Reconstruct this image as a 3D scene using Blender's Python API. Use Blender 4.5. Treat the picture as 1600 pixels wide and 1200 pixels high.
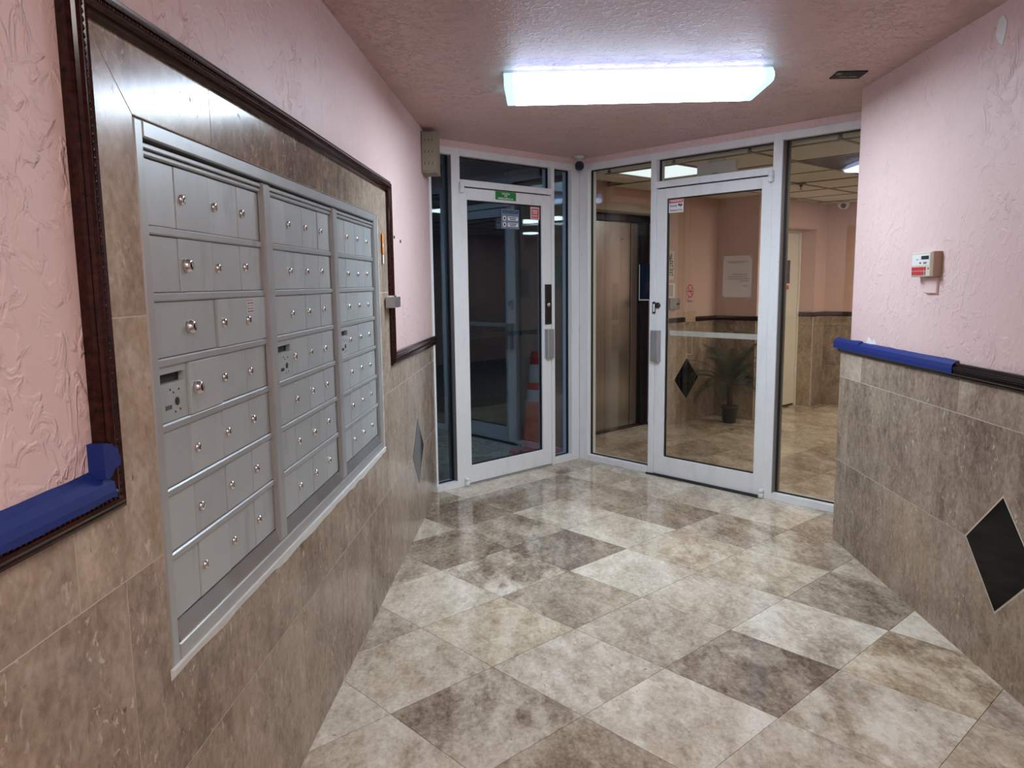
import bpy, bmesh, math, random
from mathutils import Vector, Matrix, noise as mnoise

random.seed(7)
S = bpy.context.scene
COL = S.collection
for o in list(bpy.data.objects):
    bpy.data.objects.remove(o, do_unlink=True)

# ------------------------------------------------------------------ camera
cam_d = bpy.data.cameras.new('camera')
cam_d.sensor_width = 36.0
cam_d.lens = 1188.06 * 36.0 / 1600.0
cam_d.clip_start = 0.02
cam_o = bpy.data.objects.new('camera', cam_d)
COL.objects.link(cam_o)
_r = Vector((0.99917934, 0.0388204, -0.01155928))
_u = Vector((0.00633057, 0.132204, 0.99120231))
_f = Vector((-0.04000705, 0.99046205, -0.13184975))
cam_o.matrix_world = Matrix(((_r.x, _u.x, -_f.x, 0.7463), (_r.y, _u.y, -_f.y, 0.0),
                             (_r.z, _u.z, -_f.z, 1.463), (0, 0, 0, 1)))
S.camera = cam_o

# ------------------------------------------------------------------ world, exposure
world = bpy.data.worlds.new('night')
S.world = world
world.use_nodes = True
bg = world.node_tree.nodes['Background']
bg.inputs['Color'].default_value = (0.25, 0.4, 0.75, 1)
bg.inputs['Strength'].default_value = 0.004
S.view_settings.view_transform = 'Standard'
S.view_settings.look = 'None'
S.view_settings.gamma = 1.0
S.view_settings.use_curve_mapping = False
S.view_settings.exposure = 0.95
LAMP_COOL = 17.0      # ceiling fixture in view
LAMP_NEAR = 12.0       # unseen lamp inferred from the bright near wall, made flush to dim the ceiling
LAMP_LOBBY = 7.0      # lobby ceiling panels

# ------------------------------------------------------------------ constants
R2 = math.sqrt(0.5)
W = 2.40              # corridor width
HC = 2.4315           # corridor ceiling
HF = 2.385            # storefront frame top
CX, CY = 1.0508, 6.2411
HL = 2.315            # lobby ceiling
CA, CB = 5.156, 3.670

class Frame:
    """plane of a wall: u along it, n out of it towards the viewer, z up"""
    def __init__(s, o, u, n, flip=False):
        s.o = Vector(o); s.u = Vector(u).normalized(); s.n = Vector(n).normalized(); s.flip = flip
    def p(s, u, n, z):
        v = s.o + s.u * u + s.n * n
        return Vector((v.x, v.y, v.z + z))

DA = Vector((R2, R2, 0)); DB = Vector((-R2, R2, 0))
FL = Frame((0, 0, 0), (0, 1, 0), (1, 0, 0))
FR = Frame((W, 0, 0), (0, 1, 0), (-1, 0, 0), True)
SL = Frame((CX, CY, 0), -DA, -DB, True)
SR = Frame((CX, CY, 0), -DB, -DA)
WORLD = Frame((0, 0, 0), (1, 0, 0), (0, 1, 0))
def FB(b): return Frame(DB * b, DA, -DB)               # wall b = const, u = a
def FA(a): return Frame(DA * a, DB, -DA, True)         # wall a = const, u = b
def AB(a, b, z=0): v = DA * a + DB * b; return Vector((v.x, v.y, z))

# ------------------------------------------------------------------ mesh builder
class MB:
    def __init__(s): s.v = []; s.f = []; s.m = []; s.sm = []; s.mi = 0; s.smooth = False
    def add(s, vs, fs):
        k = len(s.v); s.v += [Vector(x) for x in vs]
        for q in fs: s.f.append([i + k for i in q]); s.m.append(s.mi); s.sm.append(s.smooth)
    def mat(s, i): s.mi = i; return s
    def box(s, F, u0, u1, n0, n1, z0, z1):
        c = [F.p(u, n, z) for z in (z0, z1) for n in (n0, n1) for u in (u0, u1)]
        s.add(c, [(0, 1, 3, 2), (4, 6, 7, 5), (0, 4, 5, 1), (2, 3, 7, 6), (0, 2, 6, 4), (1, 5, 7, 3)]); return s
    def cbox(s, F, u0, u1, n0, n1, z0, z1, c=0.003):
        """box whose front (n1) edges are chamfered"""
        m = n1 - c if n1 > n0 else n1 + c
        vs = [F.p(u, n0, z) for u, z in ((u0, z0), (u1, z0), (u1, z1), (u0, z1))]
        vs += [F.p(u, m, z) for u, z in ((u0, z0), (u1, z0), (u1, z1), (u0, z1))]
        vs += [F.p(u, n1, z) for u, z in ((u0 + c, z0 + c), (u1 - c, z0 + c), (u1 - c, z1 - c), (u0 + c, z1 - c))]
        fs = [(0, 3, 2, 1), (8, 9, 10, 11)]
        for a in (0, 4):
            for i in range(4):
                j = (i + 1) % 4; fs.append((a + i, a + j, a + 4 + j, a + 4 + i))
        s.add(vs, fs); return s
    def prism(s, F, poly, n0, n1, c=0.0):
        k = len(poly)
        vs = [F.p(u, n0, z) for u, z in poly]
        if c:
            cu = sum(q[0] for q in poly) / k; cz = sum(q[1] for q in poly) / k
            def ins(u, z):
                d = math.hypot(u - cu, z - cz) or 1; t = 1 - c / d; return cu + (u - cu) * t, cz + (z - cz) * t
            vs += [F.p(u, n1 - (c if n1 > n0 else -c), z) for u, z in poly]
            vs += [F.p(*[(ins(u, z)[0]), n1, ins(u, z)[1]]) for u, z in poly]
            fs = [tuple(range(k))[::-1], tuple(range(2 * k, 3 * k))]
            for a in (0, k):
                for i in range(k):
                    j = (i + 1) % k; fs.append((a + i, a + j, a + k + j, a + k + i))
        else:
            vs += [F.p(u, n1, z) for u, z in poly]
            fs = [tuple(range(k))[::-1], tuple(range(k, 2 * k))]
            for i in range(k):
                j = (i + 1) % k; fs.append((i, j, k + j, k + i))
        s.add(vs, fs); return s
    def vprism(s, poly, z0, z1):
        """horizontal polygon of (x, y) extruded in z"""
        k = len(poly)
        vs = [Vector((x, y, z0)) for x, y in poly] + [Vector((x, y, z1)) for x, y in poly]
        fs = [tuple(range(k))[::-1], tuple(range(k, 2 * k))] + [(i, (i + 1) % k, k + (i + 1) % k, k + i) for i in range(k)]
        s.add(vs, fs); return s
    def lathe(s, c, axis, prof, seg=16, up=None):
        """prof: list of (radius, height along axis) from c"""
        ax = Vector(axis).normalized()
        t = Vector((0, 0, 1)) if abs(ax.z) < 0.9 else Vector((1, 0, 0))
        e1 = ax.cross(t).normalized(); e2 = ax.cross(e1)
        vs = []; fs = []
        for r, h in prof:
            for i in range(seg):
                a = 2 * math.pi * i / seg
                vs.append(Vector(c) + ax * h + (e1 * math.cos(a) + e2 * math.sin(a)) * r)
        for j in range(len(prof) - 1):
            for i in range(seg):
                k = (i + 1) % seg
                fs.append((j * seg + i, j * seg + k, (j + 1) * seg + k, (j + 1) * seg + i))
        fs.append(tuple(range(seg))[::-1]); fs.append(tuple(range((len(prof) - 1) * seg, len(prof) * seg)))
        s.add(vs, fs); return s
    def tube(s, pts, rad, seg=8):
        pts = [Vector(p) for p in pts]; n = len(pts)
        rs = rad if isinstance(rad, (list, tuple)) else [rad] * n
        vs = []; fs = []; pe = None
        for i, p in enumerate(pts):
            d = (pts[min(i + 1, n - 1)] - pts[max(i - 1, 0)]).normalized()
            if pe is None:
                t = Vector((0, 0, 1)) if abs(d.z) < 0.9 else Vector((1, 0, 0)); e1 = d.cross(t).normalized()
            else: e1 = (pe - d * pe.dot(d)).normalized()
            pe = e1; e2 = d.cross(e1)
            for k in range(seg):
                a = 2 * math.pi * k / seg; vs.append(p + (e1 * math.cos(a) + e2 * math.sin(a)) * rs[i])
        for j in range(n - 1):
            for i in range(seg):
                k = (i + 1) % seg; fs.append((j * seg + i, j * seg + k, (j + 1) * seg + k, (j + 1) * seg + i))
        fs.append(tuple(range(seg))[::-1]); fs.append(tuple(range((n - 1) * seg, n * seg)))
        s.add(vs, fs); return s
    def ball(s, c, r, seg=6, rings=4):
        prof = []
        for i in range(rings + 1):
            a = math.pi * i / rings; prof.append((max(r * math.sin(a), r * 0.02), -r * math.cos(a)))
        return s.lathe(c, (0, 0, 1), prof, seg)
    def build(s, name, mats, parent=None, origin=None, recalc=True):
        if not isinstance(mats, (list, tuple)): mats = [mats]
        if origin is None:
            xs = [v.x for v in s.v]; ys = [v.y for v in s.v]; zs = [v.z for v in s.v]
            origin = Vector(((min(xs) + max(xs)) / 2, (min(ys) + max(ys)) / 2, (min(zs) + max(zs)) / 2))
        me = bpy.data.meshes.new(name)
        me.from_pydata([v - origin for v in s.v], [], s.f)
        for p, m, sm in zip(me.polygons, s.m, s.sm): p.material_index = m; p.use_smooth = sm
        if recalc:
            bm = bmesh.new(); bm.from_mesh(me); bmesh.ops.recalc_face_normals(bm, faces=bm.faces); bm.to_mesh(me); bm.free()
        for m in mats: me.materials.append(m)
        return link(name, me, origin, parent)

def link(name, data, loc, parent=None):
    o = bpy.data.objects.new(name, data); COL.objects.link(o)
    o.location = loc
    if parent is not None: set_parent(o, parent)
    return o
def wloc(o):
    v = Vector(o.location)
    while o.parent: o = o.parent; v += o.location
    return v
def set_parent(o, p):
    o.parent = p; o.location = Vector(o.location) - wloc(p)
def tag(o, label=None, cat=None, group=None, kind=None):
    if label: o['label'] = label
    if cat: o['category'] = cat
    if group: o['group'] = group
    if kind: o['kind'] = kind
    return o
def empty(name, loc, label=None, cat=None, group=None, kind=None):
    o = bpy.data.objects.new(name, None); o.empty_display_size = 0.05; COL.objects.link(o); o.location = loc
    return tag(o, label, cat, group, kind)

# ------------------------------------------------------------------ materials
def new_mat(name):
    m = bpy.data.materials.new(name); m.use_nodes = True
    nt = m.node_tree; b = nt.nodes['Principled BSDF']
    return m, nt, b
def nd(nt, t, **kw):
    n = nt.nodes.new(t)
    for k, v in kw.items():
        if k in n.inputs.keys() if isinstance(k, str) else False: n.inputs[k].default_value = v
        else: setattr(n, k, v)
    return n
def lk(nt, a, b): nt.links.new(a, b)
def math_n(nt, op, a, b=None, c=None, clamp=False):
    n = nt.nodes.new('ShaderNodeMath'); n.operation = op; n.use_clamp = clamp
    for i, x in enumerate((a, b, c)):
        if x is None: continue
        if isinstance(x, (int, float)): n.inputs[i].default_value = x
        else: nt.links.new(x, n.inputs[i])
    return n.outputs[0]
def ramp(nt, fac, stops):
    n = nt.nodes.new('ShaderNodeValToRGB'); e = n.color_ramp.elements
    while len(e) > 1: e.remove(e[-1])
    e[0].position = stops[0][0]; e[0].color = col4(stops[0][1])
    for p, c in stops[1:]:
        q = e.new(p); q.color = col4(c)
    nt.links.new(fac, n.inputs['Fac']); return n.outputs['Color']
def col4(c):
    if isinstance(c, (int, float)): return (c, c, c, 1)
    return (c[0], c[1], c[2], 1)
def srgb(r, g, b):
    f = lambda x: (x / 255 / 12.92) if x / 255 <= 0.04045 else ((x / 255 + 0.055) / 1.055) ** 2.4
    return (f(r), f(g), f(b))
def noise_n(nt, vec, scale, detail=4, rough=0.55, dist=0.0):
    n = nt.nodes.new('ShaderNodeTexNoise')
    n.inputs['Scale'].default_value = scale; n.inputs['Detail'].default_value = detail
    n.inputs['Roughness'].default_value = rough; n.inputs['Distortion'].default_value = dist
    nt.links.new(vec, n.inputs['Vector']); return n.outputs['Fac']
def mapping(nt, vec, scale=(1, 1, 1), rot=(0, 0, 0)):
    n = nt.nodes.new('ShaderNodeMapping')
    n.inputs['Scale'].default_value = scale; n.inputs['Rotation'].default_value = rot
    nt.links.new(vec, n.inputs['Vector']); return n.outputs['Vector']
def mixc(nt, fac, a, b, mode='MIX'):
    n = nt.nodes.new('ShaderNodeMix'); n.data_type = 'RGBA'; n.blend_type = mode
    for sock, x in ((n.inputs['Factor'], fac), (n.inputs['A'], a), (n.inputs['B'], b)):
        pass
    ins = [i for i in n.inputs if i.enabled]
    fs = n.inputs[0]; A = n.inputs[6]; B = n.inputs[7]
    for sock, x in ((fs, fac), (A, a), (B, b)):
        if isinstance(x, (int, float)): sock.default_value = x if sock is fs else col4(x)
        elif isinstance(x, (tuple, list)): sock.default_value = col4(x)
        else: nt.links.new(x, sock)
    return n.outputs[2]
def bump(nt, h, strength, dist, normal=None):
    n = nt.nodes.new('ShaderNodeBump'); n.inputs['Strength'].default_value = strength; n.inputs['Distance'].default_value = dist
    nt.links.new(h, n.inputs['Height'])
    if normal is not None: nt.links.new(normal, n.inputs['Normal'])
    return n.outputs['Normal']

def simple(name, c, rough=0.5, metal=0.0, var=0.0, scale=8.0, coat=0.0, bumpv=0.0, spec=0.5):
    m, nt, b = new_mat(name)
    tc = nt.nodes.new('ShaderNodeTexCoord')
    n = noise_n(nt, tc.outputs['Object'], scale, 5, 0.6)
    if var:
        f = math_n(nt, 'MULTIPLY_ADD', n, 2 * var, 1 - var)
        cc = nt.nodes.new('ShaderNodeMix'); cc.data_type = 'RGBA'; cc.blend_type = 'MULTIPLY'
        cc.inputs[0].default_value = 1.0; cc.inputs[6].default_value = col4(c); lk(nt, f, cc.inputs[7]); lk(nt, cc.outputs[2], b.inputs['Base Color'])
        lk(nt, math_n(nt, 'MULTIPLY_ADD', n, 0.2, rough - 0.1, clamp=True), b.inputs['Roughness'])
    else:
        b.inputs['Base Color'].default_value = col4(c); b.inputs['Roughness'].default_value = rough
    b.inputs['Metallic'].default_value = metal
    b.inputs['Coat Weight'].default_value = coat
    b.inputs['Specular IOR Level'].default_value = spec
    if bumpv: lk(nt, bump(nt, noise_n(nt, tc.outputs['Object'], scale * 6, 3), 0.5, bumpv), b.inputs['Normal'])
    return m

def travertine(name, stretch, rough, ramp_stops, mottle=0.9, fleck=0.6, coat=0.0, spec=0.5):
    m, nt, b = new_mat(name)
    tc = nt.nodes.new('ShaderNodeTexCoord'); oi = nt.nodes.new('ShaderNodeObjectInfo')
    off = nt.nodes.new('ShaderNodeVectorMath'); off.operation = 'SCALE'; off.inputs[0].default_value = (37.0, 71.0, 53.0)
    lk(nt, oi.outputs['Random'], off.inputs['Scale'])
    ad = nt.nodes.new('ShaderNodeVectorMath'); ad.operation = 'ADD'
    lk(nt, tc.outputs['Object'], ad.inputs[0]); lk(nt, off.outputs[0], ad.inputs[1])
    v0 = ad.outputs[0]
    v = mapping(nt, v0, stretch[0], stretch[1])
    sp = nt.nodes.new('ShaderNodeSeparateColor'); lk(nt, oi.outputs['Color'], sp.inputs[0])
    tone, warm, contr = sp.outputs[0], sp.outputs[1], sp.outputs[2]
    n1 = noise_n(nt, v, 2.0, 5, 0.55, 0.9)
    n2 = noise_n(nt, v, 8.5, 8, 0.68, 0.5)
    n3 = noise_n(nt, v0, 60, 4, 0.6)
    n4 = noise_n(nt, v, 30, 5, 0.6, 0.7)
    t = math_n(nt, 'MULTIPLY_ADD', math_n(nt, 'SUBTRACT', n1, 0.5), math_n(nt, 'MULTIPLY', contr, 1.9 * mottle), tone)
    t = math_n(nt, 'MULTIPLY_ADD', math_n(nt, 'SUBTRACT', n2, 0.5), 0.75 * mottle, t)
    pa = ramp(nt, noise_n(nt, v, 3.6, 10, 0.70, 0.35), [(0.44, 0), (0.56, 1)])
    t = math_n(nt, 'MULTIPLY_ADD', math_n(nt, 'SUBTRACT', pa, 0.5), math_n(nt, 'MULTIPLY', contr, 0.34 * mottle), t)
    pb = ramp(nt, noise_n(nt, v, 13, 8, 0.72, 0.3), [(0.50, 0), (0.60, 1)])
    t = math_n(nt, 'MULTIPLY_ADD', pb, -0.10 * mottle, t)
    t = math_n(nt, 'MULTIPLY_ADD', math_n(nt, 'SUBTRACT', n4, 0.5), 0.70 * mottle, t)
    t = math_n(nt, 'MULTIPLY_ADD', math_n(nt, 'SUBTRACT', n3, 0.5), 0.42, t, clamp=True)
    c = ramp(nt, t, ramp_stops)
    # yellow / rust mineral stains on the warm pieces
    st = ramp(nt, noise_n(nt, v, 5.5, 6, 0.65, 1.2), [(0.52, 0), (0.66, 1)])
    c = mixc(nt, math_n(nt, 'MULTIPLY', st, math_n(nt, 'MULTIPLY', warm, 0.75)), c, (0.36, 0.24, 0.11))
    c = mixc(nt, math_n(nt, 'MULTIPLY', warm, 0.35), c, mixc(nt, 1.0, c, (1.0, 0.87, 0.62), 'MULTIPLY'))
    # filled holes (cream) and small open pits (dark)
    gate = ramp(nt, noise_n(nt, v, 7, 4, 0.6, 0.6), [(0.47, 0), (0.60, 1)])
    fl = math_n(nt, 'MULTIPLY', ramp(nt, noise_n(nt, v, 38, 4, 0.62, 0.8), [(0.59, 0), (0.65, 1)]), gate)
    c = mixc(nt, math_n(nt, 'MULTIPLY', fl, fleck), c, (0.62, 0.54, 0.45))
    pn = noise_n(nt, v, 42, 3, 0.55, 0.3)
    pit = math_n(nt, 'MULTIPLY', ramp(nt, pn, [(0.66, 0), (0.70, 1)]), ramp(nt, n2, [(0.45, 0), (0.6, 1)]))
    c = mixc(nt, math_n(nt, 'MULTIPLY', pit, 0.8), c, (0.075, 0.055, 0.042))
    lk(nt, c, b.inputs['Base Color'])
    rg = math_n(nt, 'MULTIPLY_ADD', n2, 0.16, rough - 0.05)
    rg = math_n(nt, 'MULTIPLY_ADD', pit, 0.3, rg, clamp=True)
    lk(nt, rg, b.inputs['Roughness'])
    b.inputs['Specular IOR Level'].default_value = spec
    h = math_n(nt, 'SUBTRACT', math_n(nt, 'MULTIPLY', n2, 0.25), pit)
    lk(nt, bump(nt, h, 0.25, 0.0012), b.inputs['Normal'])
    return m

STONE = [(0.0, (0.075, 0.054, 0.040)), (0.25, (0.190, 0.142, 0.106)), (0.45, (0.340, 0.272, 0.205)),
         (0.65, (0.510, 0.436, 0.345)), (0.85, (0.670, 0.602, 0.500)), (1.0, (0.78, 0.73, 0.64))]
STONEW = [(0.0, (0.100, 0.070, 0.052)), (0.25, (0.225, 0.166, 0.126)), (0.45, (0.355, 0.275, 0.212)),
          (0.65, (0.475, 0.390, 0.312)), (0.85, (0.600, 0.522, 0.440)), (1.0, (0.72, 0.66, 0.58))]
M = {}
M['floor_stone'] = travertine('polished travertine floor', ((1.5, 0.8, 1), (0, 0, math.radians(45))), 0.085, STONE, 0.8, 0.30)
M['wall_stone'] = travertine('honed travertine wall', ((1.25, 1.25, 0.8), (0, 0, 0)), 0.16, STONEW, 0.70, 0.75, spec=0.28)
M['grout'] = simple('grey grout', (0.10, 0.085, 0.07), 0.9)
M['wall_grout'] = simple('pale grout', (0.55, 0.49, 0.42), 0.9)

def plaster(name, c, amt, scale, rough=0.5, blotch=0.06):
    m, nt, b = new_mat(name)
    tc = nt.nodes.new('ShaderNodeTexCoord'); v = tc.outputs['Object']
    n1 = noise_n(nt, v, 2.5, 4, 0.6)
    f = math_n(nt, 'MULTIPLY_ADD', math_n(nt, 'SUBTRACT', n1, 0.5), 2 * blotch, 1.0)
    lk(nt, mixc(nt, 1.0, c, f, 'MULTIPLY'), b.inputs['Base Color'])
    b.inputs['Roughness'].default_value = rough
    # trowelled knock-down texture: flat plateaus with ragged edges, ridges and fine stipple
    a = noise_n(nt, v, 21 * scale, 4, 0.55, 0.6)
    pl = ramp(nt, a, [(0.50, 0), (0.62, 1)])
    g1 = ramp(nt, noise_n(nt, v, 3.2 * scale, 3, 0.6), [(0.40, 0.25), (0.60, 1)])
    w = noise_n(nt, mapping(nt, v, (1, 1, 0.5), (0.35, 0.35, 0)), 15 * scale, 3, 0.5, 0.8)
    rd = ramp(nt, w, [(0.47, 0), (0.50, 1), (0.53, 0)])
    g2 = ramp(nt, noise_n(nt, v, 7.0 * scale, 2), [(0.55, 0), (0.66, 1)])
    fine = noise_n(nt, v, 60 * scale, 3, 0.6)
    h = math_n(nt, 'MULTIPLY_ADD', math_n(nt, 'MULTIPLY', pl, g1), 0.8, math_n(nt, 'MULTIPLY', math_n(nt, 'MULTIPLY', rd, g2), 0.9))
    h = math_n(nt, 'MULTIPLY_ADD', fine, 0.16, h)
    lk(nt, bump(nt, h, 0.85, amt), b.inputs['Normal'])
    return m
PINK = (0.73, 0.535, 0.52)
M['pink'] = plaster('pink textured wall paint', PINK, 0.0034, 1.0, 0.5)
M['pink_dimmed'] = plaster('pink textured paint dimmed for the ceiling', (0.57, 0.395, 0.37), 0.0075, 2.0, 0.45)  # the wall pink, darkened to stand in for dim indirect light overhead
M['pink_lobby'] = simple('salmon lobby wall paint', (0.60, 0.40, 0.32), 0.6, var=0.05, scale=3, bumpv=0.0006)
M['pink_plain'] = simple('pink painted cover plate', PINK, 0.45)

def mahogany():
    m, nt, b = new_mat('dark mahogany varnish')
    tc = nt.nodes.new('ShaderNodeTexCoord')
    n = noise_n(nt, mapping(nt, tc.outputs['Object'], (20, 3, 20)), 4, 5, 0.6)
    lk(nt, ramp(nt, n, [(0.3, (0.009, 0.0025, 0.002)), (0.7, (0.045, 0.010, 0.007))]), b.inputs['Base Color'])
    b.inputs['Roughness'].default_value = 0.14; b.inputs['Specular IOR Level'].default_value = 0.25
    return m
M['mahogany'] = mahogany()
M['mahogany_dark'] = simple('nearly black mahogany', (0.010, 0.005, 0.005), 0.2, spec=0.35)
M['lobby_rail'] = simple('dark brown lobby rail', (0.022, 0.010, 0.010), 0.4)
M['tape'] = simple('blue masking tape', (0.0006, 0.015, 0.155), 0.65, var=0.12, scale=30)
M['tape_pale'] = simple('blue masking tape fold', srgb(80, 120, 215), 0.6)

def alu(name, c, dirt, rough=0.38):
    m, nt, b = new_mat(name)
    tc = nt.nodes.new('ShaderNodeTexCoord')
    n = noise_n(nt, mapping(nt, tc.outputs['Object'], (1, 1, 0.35)), 9, 6, 0.7)
    n2 = noise_n(nt, tc.outputs['Object'], 40, 4, 0.6)
    f = math_n(nt, 'MULTIPLY', ramp(nt, n, [(0.52, 0), (0.75, 1)]), dirt)
    cc = mixc(nt, f, c, tuple(x * 0.72 for x in c))
    cc = mixc(nt, math_n(nt, 'MULTIPLY', ramp(nt, n2, [(0.68, 0), (0.74, 1)]), dirt), cc, tuple(x * 0.45 for x in c))
    lk(nt, cc, b.inputs['Base Color']); b.inputs['Roughness'].default_value = rough; b.inputs['Metallic'].default_value = 0.0
    return m
M['white_alu'] = alu('white painted aluminium', (0.76, 0.78, 0.80), 0.5)
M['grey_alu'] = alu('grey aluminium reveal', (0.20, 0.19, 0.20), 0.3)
M['gasket'] = simple('black rubber gasket', (0.006, 0.006, 0.008), 0.6)
M['black'] = simple('black enamel', (0.008, 0.008, 0.009), 0.3)
M['black_glaze'] = simple('black glazed tile', (0.003, 0.003, 0.003), 0.07, spec=0.10)
M['steel'] = simple('satin steel', (0.42, 0.42, 0.43), 0.32, metal=0.9, var=0.06, scale=12)
M['steel_worn'] = simple('worn grey metal', (0.36, 0.36, 0.37), 0.42, metal=0.5, var=0.15, scale=14)
M['chrome'] = simple('lock chrome', (0.82, 0.82, 0.82), 0.18, metal=1.0)
M['chrome_dark'] = simple('lock keyway', (0.05, 0.045, 0.04), 0.4, metal=0.6)
M['cream_plastic'] = simple('cream plastic', (0.62, 0.58, 0.46), 0.45)
M['tan_plastic'] = simple('tan plastic', (0.40, 0.26, 0.19), 0.5)
M['white'] = simple('white enamel', (0.75, 0.75, 0.74), 0.45)
M['white_print'] = simple('white vinyl', (0.78, 0.78, 0.78), 0.5)
M['paper'] = simple('white paper', (0.86, 0.91, 0.97), 0.7, var=0.02, scale=6)  # bright bluish tone stands in for cool corridor light on the sheet
M['clear_tape'] = simple('frosted tape', (0.55, 0.50, 0.48), 0.3)
M['red'] = simple('red vinyl', srgb(200, 35, 45), 0.45)
M['red_key'] = simple('red key', srgb(205, 60, 70), 0.45)
M['green'] = simple('green vinyl', srgb(18, 125, 55), 0.45)
M['orange'] = simple('orange sticker', srgb(240, 140, 40), 0.5)
M['grey_print'] = simple('grey vinyl', srgb(105, 125, 150), 0.5)
M['ink'] = simple('dark ink', (0.012, 0.012, 0.016), 0.6)
M['grey_ink'] = simple('pale ink', (0.36, 0.39, 0.44), 0.7)
M['caulk'] = simple('white caulk', (0.72, 0.74, 0.72), 0.55, var=0.2, scale=18, bumpv=0.002)
M['beige_metal'] = simple('beige painted metal', (0.27, 0.235, 0.17), 0.5, var=0.1, scale=20)
M['teal'] = simple('teal board', srgb(20, 125, 125), 0.6)
M['cream_door'] = simple('cream painted door', (0.74, 0.70, 0.57), 0.4, var=0.03, scale=4)
M['soffit'] = simple('beige door head', (0.50, 0.43, 0.34), 0.5)
M['elevator_steel'] = simple('brushed elevator steel', (0.40, 0.41, 0.41), 0.22, metal=1.0, var=0.10, scale=3)
M['elevator_dark'] = simple('dark elevator frame', (0.03, 0.032, 0.04), 0.3, metal=0.7)
M['ceiling_panel'] = simple('mineral ceiling panel', (0.70, 0.68, 0.60), 0.9, var=0.06, scale=20, bumpv=0.001)
M['tbar'] = simple('ceiling grid bar', (0.22, 0.21, 0.19), 0.5)
M['vent_grey'] = simple('sooty vent', (0.12, 0.115, 0.11), 0.7, var=0.4, scale=8)
M['cone'] = simple('orange red cone plastic', srgb(205, 22, 20), 0.45)
M['cone_band'] = simple('reflective collar', (0.62, 0.62, 0.62), 0.4)
M['pot'] = simple('black nursery pot', (0.010, 0.010, 0.010), 0.5)
M['bark'] = simple('palm trunk fibre', (0.035, 0.022, 0.014), 0.9, var=0.4, scale=40, bumpv=0.004)
M['frond'] = simple('dark palm leaf', (0.020, 0.038, 0.024), 0.5, var=0.2, scale=20)
M['soil'] = simple('soil', (0.02, 0.014, 0.01), 0.95, var=0.3, scale=40)
M['camera_blue'] = simple('dark blue camera body', (0.006, 0.014, 0.05), 0.3)
M['lens_dark'] = simple('camera lens', (0.004, 0.004, 0.006), 0.45, spec=0.2)
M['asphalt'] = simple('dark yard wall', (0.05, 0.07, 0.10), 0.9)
M['mat_black'] = simple('black rubber mat', (0.008, 0.008, 0.009), 0.7)

def mail_paint(name, c, rough, metal):
    m, nt, b = new_mat(name)
    tc = nt.nodes.new('ShaderNodeTexCoord'); oi = nt.nodes.new('ShaderNodeObjectInfo')
    off = nt.nodes.new('ShaderNodeVectorMath'); off.operation = 'SCALE'; off.inputs[0].default_value = (17.0, 31.0, 23.0); lk(nt, oi.outputs['Random'], off.inputs['Scale'])
    ad = nt.nodes.new('ShaderNodeVectorMath'); ad.operation = 'ADD'; lk(nt, tc.outputs['Object'], ad.inputs[0]); lk(nt, off.outputs[0], ad.inputs[1])
    n = noise_n(nt, mapping(nt, ad.outputs[0], (1, 1, 0.4)), 14, 5, 0.6, 0.5)
    sm = ramp(nt, noise_n(nt, mapping(nt, ad.outputs[0], (1, 1.6, 0.5)), 9, 4, 0.55), [(0.60, 0), (0.72, 1)])
    f = math_n(nt, 'ADD', math_n(nt, 'MULTIPLY', oi.outputs['Random'], 0.12), math_n(nt, 'MULTIPLY_ADD', n, 0.22, 0.83))
    cc = mixc(nt, 1.0, c, f, 'MULTIPLY')
    cc = mixc(nt, math_n(nt, 'MULTIPLY', sm, 0.35), cc, tuple(x * 0.45 for x in c))
    lk(nt, cc, b.inputs['Base Color'])
    lk(nt, math_n(nt, 'MULTIPLY_ADD', n, 0.15, rough - 0.07), b.inputs['Roughness']); b.inputs['Metallic'].default_value = metal
    return m
M['mail_door'] = mail_paint('grey mailbox enamel', (0.44, 0.475, 0.485), 0.36, 0.25)
M['mail_frame'] = mail_paint('grey mailbox frame', (0.41, 0.42, 0.43), 0.34, 0.35)
M['mail_sill'] = simple('bright steel mailbox sill', (0.55, 0.58, 0.62), 0.22, metal=0.9, var=0.2, scale=9)
M['mail_back'] = simple('dark mailbox interior', (0.015, 0.016, 0.018), 0.7)

def glass(name, tint, ior, refl=(1, 1, 1)):
    m = bpy.data.materials.new(name); m.use_nodes = True; nt = m.node_tree
    nt.nodes.remove(nt.nodes['Principled BSDF'])
    out = nt.nodes['Material Output']
    tr = nt.nodes.new('ShaderNodeBsdfTransparent'); tr.inputs['Color'].default_value = col4(tint)
    gl = nt.nodes.new('ShaderNodeBsdfGlossy'); gl.inputs['Roughness'].default_value = 0.0; gl.inputs['Color'].default_value = col4(refl)
    tc = nt.nodes.new('ShaderNodeTexCoord')
    lk(nt, bump(nt, noise_n(nt, tc.outputs['Object'], 2.2, 1), 0.06, 0.006), gl.inputs['Normal'])
    fr = nt.nodes.new('ShaderNodeFresnel'); geo = nt.nodes.new('ShaderNodeNewGeometry'); lk(nt, math_n(nt, 'MULTIPLY_ADD', geo.outputs['Backfacing'], 1.0 / ior - ior, ior), fr.inputs['IOR'])
    mx = nt.nodes.new('ShaderNodeMixShader'); lk(nt, fr.outputs[0], mx.inputs[0]); lk(nt, tr.outputs[0], mx.inputs[1]); lk(nt, gl.outputs[0], mx.inputs[2])
    lk(nt, mx.outputs[0], out.inputs['Surface'])
    return m
M['glass'] = glass('clear storefront glass', (0.86, 0.85, 0.82), 1.45)
M['glass_dark'] = glass('tinted storefront glass', (0.80, 0.88, 0.94), 1.8, (0.62, 0.82, 1.0))

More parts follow.
